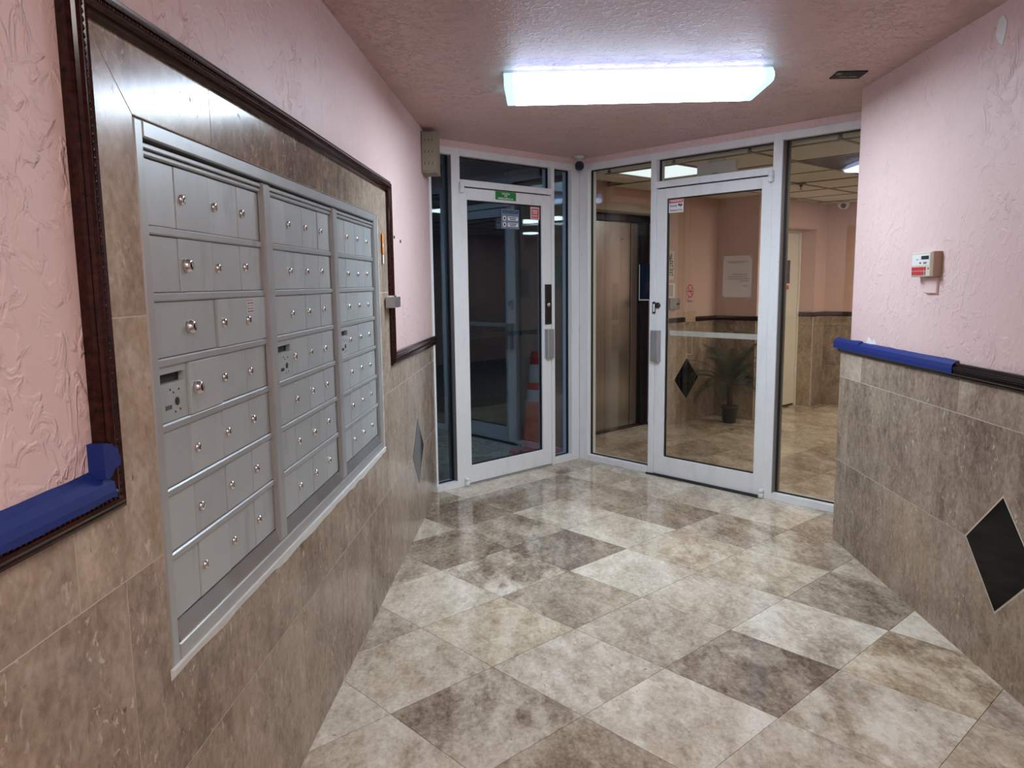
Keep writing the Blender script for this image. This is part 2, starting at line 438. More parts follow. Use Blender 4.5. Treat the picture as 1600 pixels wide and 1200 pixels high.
def emit(name, c, s, edge=None):
    m = bpy.data.materials.new(name); m.use_nodes = True; nt = m.node_tree
    nt.nodes.remove(nt.nodes['Principled BSDF'])
    e = nt.nodes.new('ShaderNodeEmission'); e.inputs['Color'].default_value = col4(c); e.inputs['Strength'].default_value = s
    lk(nt, e.outputs[0], nt.nodes['Material Output'].inputs['Surface'])
    return m
M['lens_cool'] = emit('lit prismatic lens', (0.73, 0.875, 1.0), LAMP_COOL)
M['lens_end'] = emit('lit lens end', (0.30, 0.72, 0.85), LAMP_COOL * 0.085)
M['lens_side'] = emit('lit lens side', (0.45, 0.60, 1.0), LAMP_COOL * 0.22)
M['lens_warm'] = emit('lit lens neutral', (1.0, 0.93, 0.86), LAMP_NEAR)
M['lens_lobby_dim'] = emit('dim lobby panel', (0.80, 0.93, 1.0), LAMP_LOBBY * 0.11)
M['lens_lobby_far'] = emit('bright far lobby panel', (1.0, 0.95, 0.88), LAMP_LOBBY * 3.2)
M['lens_lobby'] = emit('lit lobby panel', (1.0, 0.95, 0.88), LAMP_LOBBY)

# ------------------------------------------------------------------ polygon helpers
def clip(poly, nx, ny, d):
    """keep nx*x + ny*y <= d"""
    out = []
    for i in range(len(poly)):
        p, q = poly[i], poly[(i + 1) % len(poly)]
        a = nx * p[0] + ny * p[1] - d; b = nx * q[0] + ny * q[1] - d
        if a <= 0: out.append(p)
        if (a < 0 < b) or (b < 0 < a):
            t = a / (a - b); out.append((p[0] + (q[0] - p[0]) * t, p[1] + (q[1] - p[1]) * t))
    return out
def area(poly):
    return abs(sum(poly[i][0] * poly[(i + 1) % len(poly)][1] - poly[(i + 1) % len(poly)][0] * poly[i][1] for i in range(len(poly)))) / 2
def inset(poly, d):
    """shrink a ccw or cw simple polygon by d"""
    n = len(poly); s = sum(poly[i][0] * poly[(i + 1) % n][1] - poly[(i + 1) % n][0] * poly[i][1] for i in range(n))
    sg = 1 if s > 0 else -1; res = []
    for i in range(n):
        p0, p1, p2 = poly[i - 1], poly[i], poly[(i + 1) % n]
        def nrm(a, b):
            dx, dy = b[0] - a[0], b[1] - a[1]; l = math.hypot(dx, dy) or 1; return (-dy / l * sg, dx / l * sg)
        n1, n2 = nrm(p0, p1), nrm(p1, p2); k = 1 + n1[0] * n2[0] + n1[1] * n2[1]
        k = max(k, 0.2); res.append((p1[0] + (n1[0] + n2[0]) * d / k, p1[1] + (n1[1] + n2[1]) * d / k))
    return res

# ------------------------------------------------------------------ floor
FA0, FB0, PA, PB = 1.866, 1.557, 0.4655, 0.464
mb = MB(); mb.vprism([(-1.5, -1.7), (3.3, -1.7), (3.3, 2.0), (6.0, 2.0), (12.5, 6.5), (6.5, 12.5), (2.0, 10.5), (-3.0, 9.0)], -0.10, -0.008)
floor = mb.build('floor', M['grout'])
tag(floor, 'polished beige travertine tile floor laid diagonally', 'floor', kind='structure')
TONES = {(1,-3):(.6,.1,.5),(2,-3):(.60,.1,.6),(3,-3):(.52,.9,.9),(4,-3):(.74,.1,.3),(0,-2):(.36,.1,.25),(1,-2):(.70,.15,.5),(2,-2):(.27,0,.6),
 (3,-2):(.68,.05,.75),(4,-2):(.33,.05,.45),(5,-2):(.50,.5,.4),(-1,-1):(.60,.1,.4),(0,-1):(.40,0,.6),(1,-1):(.66,0,.6),(2,-1):(.57,.05,.3),
 (3,-1):(.62,.15,.4),(4,-1):(.68,.6,.6),(5,-1):(.48,.25,.4),(6,-1):(.33,.2,.3),(-1,0):(.68,.1,.4),(0,0):(.63,.3,.4),(1,0):(.74,.75,.5),
 (2,0):(.46,.3,.4),(3,0):(.74,.05,.4),(4,0):(.66,.5,.6),(5,0):(.42,.1,.5),(6,0):(.60,.15,.4),(7,0):(.6,.1,.4),(0,1):(.46,.1,.4),(1,1):(.73,.35,.35),
 (2,1):(.50,.05,.9),(3,1):(.20,0,.35),(4,1):(.66,.2,.4),(5,1):(.30,0,.35),(6,1):(.52,.2,.4),(7,1):(.6,.1,.4),(1,2):(.46,.3,.4),(2,2):(.28,.25,.35),
 (3,2):(.33,.1,.45),(4,2):(.60,.1,.4),(5,2):(.40,.2,.4),(6,2):(.58,.1,.4),(2,3):(.60,.1,.3),(3,3):(.24,.15,.3),(4,3):(.28,.15,.3),(5,3):(.33,.1,.4),
 (6,3):(.60,.1,.4),(3,4):(.36,.1,.4),(4,4):(.60,0,.3),(5,4):(.66,0,.3),(6,4):(.33,.2,.3),(7,3):(.52,.1,.4)}
full_mesh = None
G = 0.0011
for i in range(-6, 17):
    for j in range(-11, 9):
        a0, a1 = FA0 + PA * i, FA0 + PA * (i + 1); b0, b1 = FB0 + PB * j, FB0 + PB * (j + 1)
        ac, bc = (a0 + a1) / 2, (b0 + b1) / 2; c = AB(ac, bc)
        region = 'corr' if (ac < CA + .1 and bc < CB + .1 and c.x < 3.0) else ('lobby' if ac >= CA + .05 else 'yard')
        if region == 'corr' and (c.y < 0.9 or c.x < -0.3 or (c.x > 2.7 and c.y < 4.2)): continue
        if region == 'lobby' and (bc < 0.9 or bc > 4.35 or ac > 9.4): continue
        if region == 'yard' and (bc > 5.2 or c.x < -0.6 or bc < CB): continue
        P = [(AB(a, b).x, AB(a, b).y) for a, b in ((a0 + G, b0 + G), (a1 - G, b0 + G), (a1 - G, b1 - G), (a0 + G, b1 - G))]
        A0 = area(P)
        if region == 'corr':
            P = clip(P, -1, 0, 0.004)
            if c.y < 4.1 and P: P = clip(P, 1, 0, W + 0.004)
        if not P or area(P) < 0.0008: continue
        if abs(area(P) - A0) < 1e-6 and full_mesh is not None:
            o = link('tile', full_mesh, Vector((c.x, c.y, -0.004)), floor)
        else:
            m_ = MB(); m_.vprism(P, -0.008, 0.0)
            o = m_.build('tile', M['floor_stone'], floor)
            if abs(area(P) - A0) < 1e-6: full_mesh = o.data
        t = TONES.get((i, j))
        if t is None:
            t = (random.choice([.35, .45, .5, .58, .62, .66]), random.choice([0, .1, .2, .4]), .4)
            if region == 'lobby': t = (random.choice([.40, .48, .55, .6]), random.choice([.2, .4, .6]), .4)
        o.color = (0.63 + (t[0] - 0.5) * 0.88, t[1], t[2] * 1.15, 1)

# ------------------------------------------------------------------ ceiling
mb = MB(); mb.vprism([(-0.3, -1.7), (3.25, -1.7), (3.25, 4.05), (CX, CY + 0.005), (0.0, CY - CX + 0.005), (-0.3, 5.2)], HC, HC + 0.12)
ceiling = tag(mb.build('ceiling', M['pink_dimmed']), 'pink textured corridor ceiling', 'ceiling', kind='structure')

# ------------------------------------------------------------------ walls of the corridor
MY0, MY1, MZ0, MZ1 = 1.414, 3.476, 0.698, 1.776      # mailbox opening
mb = MB()
TH = 0.010
for (u0, u1, z0, z1) in ((-1.7, MY0, 0, HC), (MY1, 5.185, 0, HC), (MY0, MY1, 0, MZ0), (MY0, MY1, MZ1, HC)):
    mb.box(FL, u0, u1, -0.18, -0.004, z0, z1)
wall_left = tag(mb.build('wall_left', [M['pink']]), 'pink textured left wall with travertine wainscot around the mailboxes', 'wall', kind='structure')
mb = MB(); mb.box(FR, -1.7, 4.14, -0.85, 0.0, 0, HC)
wall_right = tag(mb.build('wall_right', [M['pink']]), 'pink textured right wall with travertine wainscot', 'wall', kind='structure')
mb = MB(); mb.box(WORLD, -0.3, 3.3, -1.8, -1.7, 0, HC)
tag(mb.build('wall_back', [M['pink']]), 'pink wall at the near end of the corridor', 'wall', kind='structure')
mb = MB(); mb.box(SL, 0.0, 1.486, -0.09, -0.002, HF, HC - .001)
tag(mb.build('wall_front_left', [M['pink']]), 'narrow pink band above the left storefront', 'wall', kind='structure')
mb = MB(); mb.box(SR, 0.0, 2.95, -0.09, -0.002, HF, HC - .001)
tag(mb.build('wall_front_right', [M['pink']]), 'narrow pink band above the right storefront', 'wall', kind='structure')

WALL_N = [0]
def wall_tile(F, poly, parent, tone=None, thick=TH, base=-0.004, g=0.0014, mat='wall_stone', name='tile', warm=None):
    P = inset(poly, g)
    m_ = MB(); m_.prism(F, P, base, base + thick - 0.006)
    o = m_.build(name, M[mat], parent)
    if tone is None: tone = random.uniform(.36, .56)
    if warm is None: warm = random.choice([.05, .1, .2, .3])
    o.color = (tone, warm, random.uniform(.22, .45), 1)
    return o
def rect(u0, u1, z0, z1): return [(u0, z0), (u1, z0), (u1, z1), (u0, z1)]
def grout_patch(F, rects, parent, n0=-0.004, n1=-0.0006):
    m_ = MB()
    for r in rects: m_.box(F, r[0], r[1], n0, n1, r[2], r[3])
    return m_.build('grout', M['wall_grout'], parent)
def diamond_cut(poly, dc, hw, hh):
    """cut from a tile the corner a diamond set at dc takes away"""
    cu = sum(q[0] for q in poly) / len(poly); cz = sum(q[1] for q in poly) / len(poly)
    su = 1 if cu > dc[0] else -1; sz = 1 if cz > dc[1] else -1
    # outside of the diamond: su*(u-uc)/hw + sz*(z-zc)/hh >= 1
    return clip(poly, -su / hw, -sz / hh, -1 - (su / hw * dc[0] + sz / hh * dc[1]))

# left wainscot -----------------------------------------------------------
TT = 0.010   # tile stands at n = 0 in FL
LJ = [-0.585, -0.12, 0.345, 0.81, 1.275, 1.745, 2.215, 2.676, 3.135, 3.59, 4.03, 4.47, 4.95, 5.19]
DL = (4.445, 0.468)
grout_patch(FL, [(-0.6, 5.185, 0, MZ0), (-0.6, MY0, MZ0, 1.10), (MY1, 5.185, MZ0, 1.06), (1.25, MY0, 1.1, MZ1), (MY1, 3.73, 1.06, MZ1), (1.25, 3.73, MZ1, 1.93)], wall_left)
def lt(poly, tone=None, warm=None): return wall_tile(FL, poly, wall_left, tone, 0.010, -0.004, warm=warm)
ltone1 = [.5, .44, .42, .44, .40, .42, .36, .40, .34, .46, .45, .46, .44]
ltone2 = [.46, .42, .44, .40, .36, .37, .35, .36, .44, .52, .50, .52, .50]
for k in range(len(LJ) - 1):
    u0, u1 = LJ[k], LJ[k + 1]
    if k in (10, 11):
        u0 = DL[0] if k == 11 else u0; u1 = DL[0] if k == 10 else u1
    r1 = rect(u0, u1, 0.0, 0.470)
    if k in (10, 11): r1 = diamond_cut(r1, DL, .216, .216)
    lt(r1, ltone1[k])
    if u1 <= MY0 or u0 >= MY1:
        r2 = rect(u0, u1, 0.470, 0.942)
        if k in (10, 11): r2 = diamond_cut(r2, DL, .216, .216)
    elif u0 < MY0: r2 = [(u0, .470), (u1, .470), (u1, MZ0), (MY0, MZ0), (MY0, .942), (u0, .942)]
    elif u1 > MY1: r2 = [(u0, .470), (u1, .470), (u1, .942), (MY1, .942), (MY1, MZ0), (u0, MZ0)]
    else: r2 = rect(u0, u1, .470, MZ0)
    lt(r2, ltone2[k])
for u0, u1 in ((-0.6, -0.25), (-0.25, 0.21), (0.21, 0.675), (0.675, 1.14)): lt(rect(u0, u1, .942, 1.10), .46)
lt([(1.14, .942), (MY0, .942), (MY0, 1.41), (1.25, 1.41), (1.25, 1.10), (1.14, 1.10)], .56)
lt([(1.25, 1.41), (MY0, 1.41), (MY0, MZ1), (1.25, 1.93)], .50)
lt([(1.25, 1.93), (MY0, MZ1), (1.753, MZ1), (1.753, 1.93)], .46)
for u0, u1, t in ((1.753, 2.20, .36), (2.20, 2.645, .30), (2.645, 3.10, .34), (3.10, 3.24, .42)): lt(rect(u0, u1, MZ1, 1.93), t, .1)
lt([(3.24, MZ1), (MY1, MZ1), (3.72, 1.93), (3.24, 1.93)], .5)
lt([(MY1, MZ1), (MY1, 1.425), (3.72, 1.425), (3.72, 1.93)], .52)
lt([(MY1, .942), (3.72, 1.075), (3.72, 1.425), (MY1, 1.425)], .50)
lt([(MY1, .942), (4.03, .942), (4.03, 1.075), (3.72, 1.075)], .50)
for u0, u1, z0, z1 in ((4.03, 4.47, .942, .942), (4.47, 4.95, .942, .942), (4.95, 5.19, .942, .942)):
    lt([(u0, z0), (u1, z1), (u1, 1.075), (u0, 1.075)], .5)
def diamond(F, c, hw, hh, parent, n0, n1, grey=False):
    m_ = MB(); m_.prism(F, [(c[0] - hw - .006, c[1]), (c[0], c[1] - hh - .006), (c[0] + hw + .006, c[1]), (c[0], c[1] + hh + .006)], n0, n1 - .003)
    m_.build('diamond_grout', M['wall_grout'], parent)
    m_ = MB(); m_.prism(F, [(c[0] - hw, c[1]), (c[0], c[1] - hh), (c[0] + hw, c[1]), (c[0], c[1] + hh)], n0, n1, .0015)
    o = m_.build('diamond_tile', M['black_glaze'], parent); o['label'] = 'black glossy diamond tile set in the wainscot'
    return o
diamond(FL, DL, .205, .205, wall_left, -.004, 0.0008)

# right wainscot ----------------------------------------------------------
RJ = [-0.55, -0.085, 0.38, 0.845, 1.31, 1.775, 2.24, 2.705, 3.165, 3.635, 4.105, 4.245]
DR = (2.708, 0.467)
mb = MB(); mb.box(FR, 4.135, 4.243, -0.85, 0.006, 0, 1.10); mb.build('end_cap', M['wall_grout'], wall_right)
grout_patch(FR, [(-0.6, 4.243, 0, 1.10)], wall_right, -0.001, 0.0094)
def rt(poly, tone=None, warm=None): return wall_tile(FR, poly, wall_right, tone, 0.017, -0.001, warm=warm)
rtone1 = [.45] * 5 + [.44, .42, .44, .47, .34, .44]
rtone2 = [.45] * 5 + [.42, .38, .36, .40, .40, .46]
rwarm1 = [.2] * 6 + [.1, .1, .3, .6, .0, .1]
for k in range(len(RJ) - 1):
    u0, u1 = RJ[k], RJ[k + 1]
    for (z0, z1, tn, wm) in ((0, .466, rtone1[k], (.5 if k == 8 else .15)), (.466, .931, rtone2[k], .05)):
        P = rect(u0, u1, z0, z1)
        if abs(u0 - DR[0]) < .02 or abs(u1 - DR[0]) < .02: P = diamond_cut(P, DR, .222, .222)
        rt(P, tn, wm)
for u0, u1, t in ((-.6, .25, .45), (.25, .715, .4), (.715, 1.18, .42), (1.18, 1.645, .45), (1.645, 2.11, .4), (2.11, 2.575, .44), (2.575, 3.04, .43), (3.04, 3.505, .34), (3.505, 3.965, .40), (3.965, 4.245, .68)):
    rt(rect(u0, u1, .931, 1.09), t, .02)
diamond(FR, DR, .213, .213, wall_right, -.001, .0112)
# plaster repairs and anchors on the pink walls
mb = MB(); mb.prism(FR, [(2.972, 2.335), (2.955, 2.385), (2.925, 2.392), (2.903, 2.36), (2.908, 2.325), (2.922, 2.285), (2.945, 2.30)], 0, .0025, .001)
mb.build('spackle_patch', M['white_print'], wall_right)
mb = MB(); mb.prism(FR, [(3.95, 1.132), (3.83, 1.132), (3.85, 1.165), (3.88, 1.15), (3.92, 1.17)], 0, .0015)
mb.build('bare_patch', M['white_print'], wall_right)
for u, z in ((3.905, 1.70), (4.075, 1.688)):
    mb = MB(); mb.lathe(FL.p(u, -.004, z), (1, 0, 0), [(.009, 0), (.009, .003), (.005, .005)], 10)
    mb.build('wall_anchor', M['ink'], wall_left)

# ------------------------------------------------------------------ mahogany trims
PROF = [(0, 0), (0, .016), (.005, .020), (.011, .019), (.014, .0245), (.020, .028), (.025, .027), (.027, .022), (.034, .022), (.036, .026),
        (.042, .027), (.047, .024), (.049, .018), (.054, .019), (.0595, .017), (.062, .012), (.062, 0)]
def trim(name, F, P0, P1, n0, label, mat='mahogany', bead=True, bead_from=-1e9):
    mb = MB(); k = len(PROF); vs = []; fs = []
    for q0, q1 in zip(P0, P1):
        for t, n in PROF:
            s_ = t / .062; vs.append(F.p(q0[0] + (q1[0] - q0[0]) * s_, n0 + n, q0[1] + (q1[1] - q0[1]) * s_))
    for i in range(len(P0) - 1):
        for j in range(k):
            j2 = (j + 1) % k; fs.append((i * k + j, i * k + j2, (i + 1) * k + j2, (i + 1) * k + j))
    fs.append(tuple(range(k))); fs.append(tuple(range((len(P0) - 1) * k, len(P0) * k)))
    mb.add(vs, fs)
    o = mb.build(name, M[mat]); tag(o, label, 'trim', kind='structure')
    if bead:
        bb = MB(); bb.smooth = True
        mid = [((a[0] + b[0]) / 2, (a[1] + b[1]) / 2) for a, b in zip(P0, P1)]
        for i in range(len(mid) - 1):
            L = math.hypot(mid[i + 1][0] - mid[i][0], mid[i + 1][1] - mid[i][1]); n = int(L / 0.0125)
            for q in range(n):
                t = (q + .5) / n; u = mid[i][0] + (mid[i + 1][0] - mid[i][0]) * t; z = mid[i][1] + (mid[i + 1][1] - mid[i][1]) * t
                if u < bead_from: continue
                bb.ball(F.p(u, n0 + .0225, z), .0044, 6, 4)
        b_ = bb.build('bead_row', M[mat], o); b_['kind'] = 'stuff'
    return o
trim('trim_1', FL, [(-1.6, 1.140), (1.214, 1.140), (1.214, 1.958), (3.760, 1.958), (3.760, 1.127), (5.215, 1.108)],
     [(-1.6, 1.080), (1.276, 1.080), (1.276, 1.905), (3.702, 1.905), (3.702, 1.065), (5.215, 1.046)], -.004,
     'dark mahogany moulding running along the left wall and framing the mailboxes', bead_from=0.6)
trim('trim_2', FR, [(-1.6, 1.134), (4.265, 1.126)], [(-1.6, 1.072), (4.265, 1.064)], 0.0,
     'dark mahogany chair rail along the right wall', 'mahogany_dark', bead_from=1.8)

# blue masking tape -------------------------------------------------------
def tape(F, us, prof, label, n0, jag=0.0, mat=None):
    """a strip that follows the trim: prof is a list of (z, n); us a list of stations along the wall"""
    mb = MB(); k = len(prof); vs = []; fs = []
    rnd = random.Random(len(label))
    for q, u in enumerate(us):
        dj = rnd.uniform(-jag, jag)
        for h in (0.0, 0.0007):
            for i, (z, n) in enumerate(prof):
                end = 1 if q in (0, len(us) - 1) else 0
                du = (rnd.uniform(-jag, jag) * 2 if end else 0)
                vs.append(F.p(u + du, n0 + n + h, z + (dj if i in (0, k - 1) else 0)))
    for q in range(len(us) - 1):
        a = q * 2 * k; b = a + 2 * k
        for i in range(k - 1):
            fs.append((a + i, a + i + 1, b + i + 1, b + i)); fs.append((a + k + i, b + k + i, b + k + i + 1, a + k + i + 1))
        fs.append((a, b, b + k, a + k)); fs.append((a + k - 1, a + 2 * k - 1, b + 2 * k - 1, b + k - 1))
    for a in (0, (len(us) - 1) * 2 * k):
        for i in range(k - 1): fs.append((a + i, a + k + i, a + k + i + 1, a + i + 1))
    mb.add(vs, fs)
    return tag(mb.build('masking_tape', M['tape'] if mat is None else mat), label, 'tape')
tape(FL, [-0.4 + 0.055 * i for i in range(29)] + [1.212, 1.222], [(1.113, .0300), (1.124, .0300), (1.138, .0255), (1.149, .014), (1.160, .0005)],
     'wide blue masking tape along the left rail below the pink plaster', -.004, .0022)
mb = MB()
tp = [(1.198, 1.150), (1.208, 1.146), (1.220, 1.152), (1.226, 1.160), (1.244, 1.163), (1.246, 1.176), (1.241, 1.184), (1.240, 1.192), (1.228, 1.198), (1.222, 1.204), (1.205, 1.206), (1.196, 1.208)]
mb.prism(FL, tp, .0243, .0250)
mb.prism(FL, [(1.198, 1.148), (1.2115, 1.148), (1.2115, 1.207), (1.198, 1.207)], -.004, .0245)
tag(mb.build('masking_tape', M['tape']), 'small torn patch of blue tape on the upright left moulding', 'tape')
tape(FR, [3.07 + 0.046 * i for i in range(22)], [(1.084, .0285), (1.104, .0292), (1.121, .026), (1.131, .016), (1.137, .0008)],
     'long blue masking tape along the right chair rail', 0.0, .0013)
mb = MB()
tape(FR, [3.98, 4.02, 4.09, 4.16, 4.22, 4.268, 4.30], [(1.086, .0300), (1.104, .0306), (1.124, .0275), (1.136, .017), (1.1415, .0012)],
     'short overlapping blue tape end at the outer corner of the right chair rail', 0.0, .0025)

# ------------------------------------------------------------------ mailboxes
ZR = [0.778, 0.915, 1.0485, 1.181, 1.312, 1.4425, 1.573, 1.714]
sur = empty('mailbox_surround', FL.p((MY0 + MY1) / 2, 0, MZ0), 'grey metal surround framing the three wall mailbox banks', 'mailbox frame')
mb = MB(); mb.cbox(FL, MY0 + .002, 1.446, -.0122, .001, MZ0 + .002, MZ1 - .002); mb.build('jamb', M['mail_frame'], sur)
mb = MB(); mb.cbox(FL, 3.418, MY1 - .002, -.0122, .002, MZ0 + .002, MZ1 - .002); mb.build('jamb', M['mail_frame'], sur)
mb = MB(); mb.cbox(FL, 1.446, 3.418, -.03, .002, 1.742, MZ1 - .002); mb.build('top_rail', M['mail_frame'], sur)
mb = MB(); mb.cbox(FL, 1.446, 3.418, -.03, -.003, 1.724, 1.734, .002); mb.build('drip_rail', M['mail_frame'], sur)
mb = MB(); mb.cbox(FL, 1.446, 3.418, -.03, .002, MZ0 + .002, .738); mb.build('bottom_rail', M['mail_frame'], sur)
mb = MB(); mb.add([FL.p(u, n, z) for u in (1.452, 3.418) for n, z in ((-.03, .777), (-.012, .777), (.000, .7405), (.000, .738), (-.03, .738))],
       [(0, 1, 2, 3, 4), (9, 8, 7, 6, 5)] + [(i, 5 + i, 5 + (i + 1) % 5, (i + 1) % 5) for i in range(5)])
mb.build('sloped_sill', M['mail_sill'], sur)
for c in (2.083, 2.766):
    mb = MB(); mb.cbox(FL, c - .028, c + .028, -.0122, .003, .742, 1.736, .004); mb.build('mullion', M['mail_frame'], sur)
# ragged white caulk along the foot and the sides
mb = MB(); n = 60; vs = []; fs = []
for i in range(n + 1):
    u = MY0 - .012 + (MY1 - MY0 + .03) * i / n
    low = .688 - .016 * (0.5 + 0.5 * mnoise.noise(Vector((u * 7, 0, 0)))) - (.012 if 2.0 < u < 3.4 else 0) * (0.6 + .4 * mnoise.noise(Vector((u * 13, 3, 0))))
    vs += [FL.p(u, .0005, low), FL.p(u, .0045, low + .004), FL.p(u, .0085, .703), FL.p(u, .0005, .703)]
for i in range(n):
    for j in range(4): fs.append((i * 4 + j, i * 4 + (j + 1) % 4, i * 4 + 4 + (j + 1) % 4, i * 4 + 4 + j))
fs += [(0, 1, 2, 3), (n * 4, n * 4 + 1, n * 4 + 2, n * 4 + 3)]
mb.add(vs, fs); mb.build('caulk_bead', M['caulk'], sur)
mb = MB(); vs = []; fs = []; n = 30
for i in range(n + 1):
    z = .70 + 1.07 * i / n; w_ = .008 + .012 * (0.5 + .5 * mnoise.noise(Vector((z * 9, 8, 1))))
    vs += [FL.p(MY1 - .004, .0005, z), FL.p(MY1 - .004, .005, z), FL.p(MY1 + w_ * .6, .004, z), FL.p(MY1 + w_, .0005, z)]
for i in range(n):
    for j in range(4): fs.append((i * 4 + j, i * 4 + (j + 1) % 4, i * 4 + 4 + (j + 1) % 4, i * 4 + 4 + j))
fs += [(0, 1, 2, 3), (n * 4, n * 4 + 1, n * 4 + 2, n * 4 + 3)]
mb.add(vs, fs); mb.build('caulk_bead', M['caulk'], sur)

def lock_mesh(r, d):
    mb = MB(); mb.smooth = True
    mb.lathe((0, 0, 0), (1, 0, 0), [(r, 0), (r, d * .55), (r * .82, d * .8), (r * .7, d), (r * .45, d * .94)], 16)
    mb.mat(1); mb.smooth = False
    mb.box(WORLD, d * .92, d * 1.03, -r * .1, r * .1, -r * .5, r * .5)
    o = mb.build('lock', [M['chrome'], M['chrome_dark']], origin=Vector((0, 0, 0)))
    me = o.data; bpy.data.objects.remove(o); return me
LOCK = lock_mesh(.0110, .007); LOCKB = lock_mesh(.0150, .014)
UL = ['mailbox bank nearest the camera, left of the three', 'middle mailbox bank between the two grey mullions', 'farthest mailbox bank, beside the steel lock box and pink wall']
PITCH = 0.683
for k in range(3):
    y0 = 1.407 + PITCH * k
    unit = empty('mailbox_bank', FL.p(y0 + PITCH / 2, -.03, .775), UL[k], 'mailboxes')
    unit['group'] = 'wall mailbox banks'
    mb = MB(); mb.box(FL, y0 + .012, y0 + PITCH - .012, -.16, -.034, .742, 1.738)
    mb.build('cabinet_body', M['mail_back'], unit)
    cw = (PITCH - .030) / 4; ce = [y0 + .015 + cw * i for i in range(5)]
    for r in range(1, 7):
        mb = MB(); mb.cbox(FL, y0 + .030, y0 + PITCH - .030, -.034, -.0075, ZR[r] - .0085, ZR[r] + .0085, .003); mb.build('shelf_rail', M['mail_frame'], unit)
    mb = MB(); mb.cbox(FL, y0 + .030, y0 + PITCH - .030, -.034, -.006, 1.711, 1.722, .003); mb.build('shelf_rail', M['mail_frame'], unit)
    for r in range(7):
        z0, z1 = ZR[6 - r] + .0095 if r < 6 else .779, ZR[7 - r] - .0095 if r else 1.709
        spans = [(0, 1), (1, 2), (2, 3), (3, 4)]
        if k == 0 and r == 2: spans = [(0, 2), (2, 4)]
        for (c0, c1) in spans:
            dn = 0.0
            if k == 0 and ((r == 2 and c0 == 2) or (r == 3 and c0 == 1)): dn = .007
            else: dn = random.uniform(-.0008, .0012)
            u0, u1 = ce[c0] + .0009, ce[c1] - .0009
            if dn > .005: u1 = min(u1, y0 + PITCH - .031)
            zc = (z0 + z1) / 2
            slot = (r == 3 and c0 == 0)
            mb = MB()
            if slot:
                zs0, zs1 = z1 - .034, z1 - .014
                us0, us1 = u0 + .012, u1 - .012
                for q in ((u0, u1, z0, zs0), (u0, u1, zs1, z1), (u0, us0, zs0, zs1), (us1, u1, zs0, zs1)):
                    mb.box(FL, q[0], q[1], -.030, -.0135 + dn, q[2], q[3])
            else:
                mb.cbox(FL, u0, u1, -.030, -.0135 + dn, z0, z1, .0012)
            d_ = mb.build('outgoing_mail_panel' if slot else 'mailbox_door', M['mail_door'], unit)
            if slot:
                d_['label'] = 'outgoing mail panel with a dark letter slot'
                f_ = -.0135 + dn
                mb = MB(); mb.box(FL, us0, us1, -.0335, -.026, zs0, zs1); mb.build('slot_shadow_box', M['mail_back'], d_)
                mb = MB(); mb.lathe(FL.p(u1 - .048, f_, z0 + .037), (1, 0, 0), [(.0085, 0), (.0085, .0015), (.006, .0016)], 12); mb.build('master_lock', M['chrome_dark'], d_)
                for du, dz in ((-.014, .020), (.010, .024), (-.010, -.021), (.012, -.018), (-.027, .027)):
                    mb = MB(); mb.lathe(FL.p(u1 - .048 + du, f_, z0 + .037 + dz), (1, 0, 0), [(.0022, 0), (.0022, .001)], 8); mb.build('screw', M['ink'], d_)
                mb = MB(); mb.box(FL, u1 - .098, u1 - .072, f_, f_ + .0008, z0 + .024, z0 + .033); mb.build('data_label', simple('green data label', (.06, .10, .09), .5) if k == 0 else M['ink'], d_)
                mb = MB()
                for q in range(5): mb.box(FL, u1 - .100, u1 - .082 - .004 * (q % 2), f_, f_ + .0004, z0 + .050 + .006 * q, z0 + .0525 + .006 * q)
                mb.build('instruction_print', M['grey_ink'], d_)
                continue
            locks = []
            if c1 - c0 == 2:
                if c0 == 0: locks = [(ce[1] + .027, zc, True)]
                else: locks = [(ce[2] + .027, zc, False), (ce[3] + .014, zc, False)]
            elif c0 > 0: locks = [(ce[c0] + .027, zc + random.uniform(-.003, .003), (k == 0 and c0 == 1 and r in (1, 3)))]
            for (lu, lz, big) in locks:
                l_ = link('lock', LOCKB if big else LOCK, FL.p(lu, -.0137 + dn, lz), d_)
                l_.rotation_euler.x = random.uniform(-.6, .6)
            if k == 0 and r == 2 and c0 == 2:
                mb = MB(); mb.box(FL, ce[3] + .012, ce[3] + .056, -.0135 + dn, -.0130 + dn, z1 - .040, z1 - .002)
                st_ = mb.build('sticker', simple('pale pink sticker', (.62, .52, .52), .6), d_)
                mb = MB()
                for q in range(5):
                    for w0, w1 in ((.016, .028), (.031, .040), (.042, .052)):
                        mb.box(FL, ce[3] + w0, ce[3] + w1 - .003 * (q % 3), -.0130 + dn, -.0128 + dn, z1 - .036 + .007 * q, z1 - .0335 + .007 * q)
                mb.build('print', M['ink'], st_)

# small lock box with a notch on the moulding beside the mailboxes, sticker above it
hs = empty('lock_box', FL.p(3.70, 0, 1.35), 'small steel lock box clamped on the moulding beside the farthest mailboxes', 'lock')
mb = MB(); mb.prism(FL, [(3.600, 1.352), (3.735, 1.352), (3.735, 1.402), (3.705, 1.402), (3.690, 1.388), (3.675, 1.402), (3.600, 1.402)], .006, .052, .002); mb.build('case', M['steel'], hs)
mb = MB(); mb.box(FL, 3.604, 3.66, .012, .046, 1.402, 1.410); mb.build('hinge_plate', M['chrome'], hs)
mb = MB(); mb.box(FL, 3.735, 3.742, .014, .044, 1.358, 1.396); mb.build('end_plate', M['chrome'], hs)
mb = MB(); mb.box(FL, 3.565, 3.600, .006, .0066, 1.604, 1.70)
stk = tag(mb.build('inventory_sticker', M['orange']), 'orange sticker on the stone right of the far mailboxes', 'sticker')
mb = MB(); mb.box(FL, 3.570, 3.588, .0066, .0069, 1.635, 1.652); mb.build('print', M['white_print'], stk)
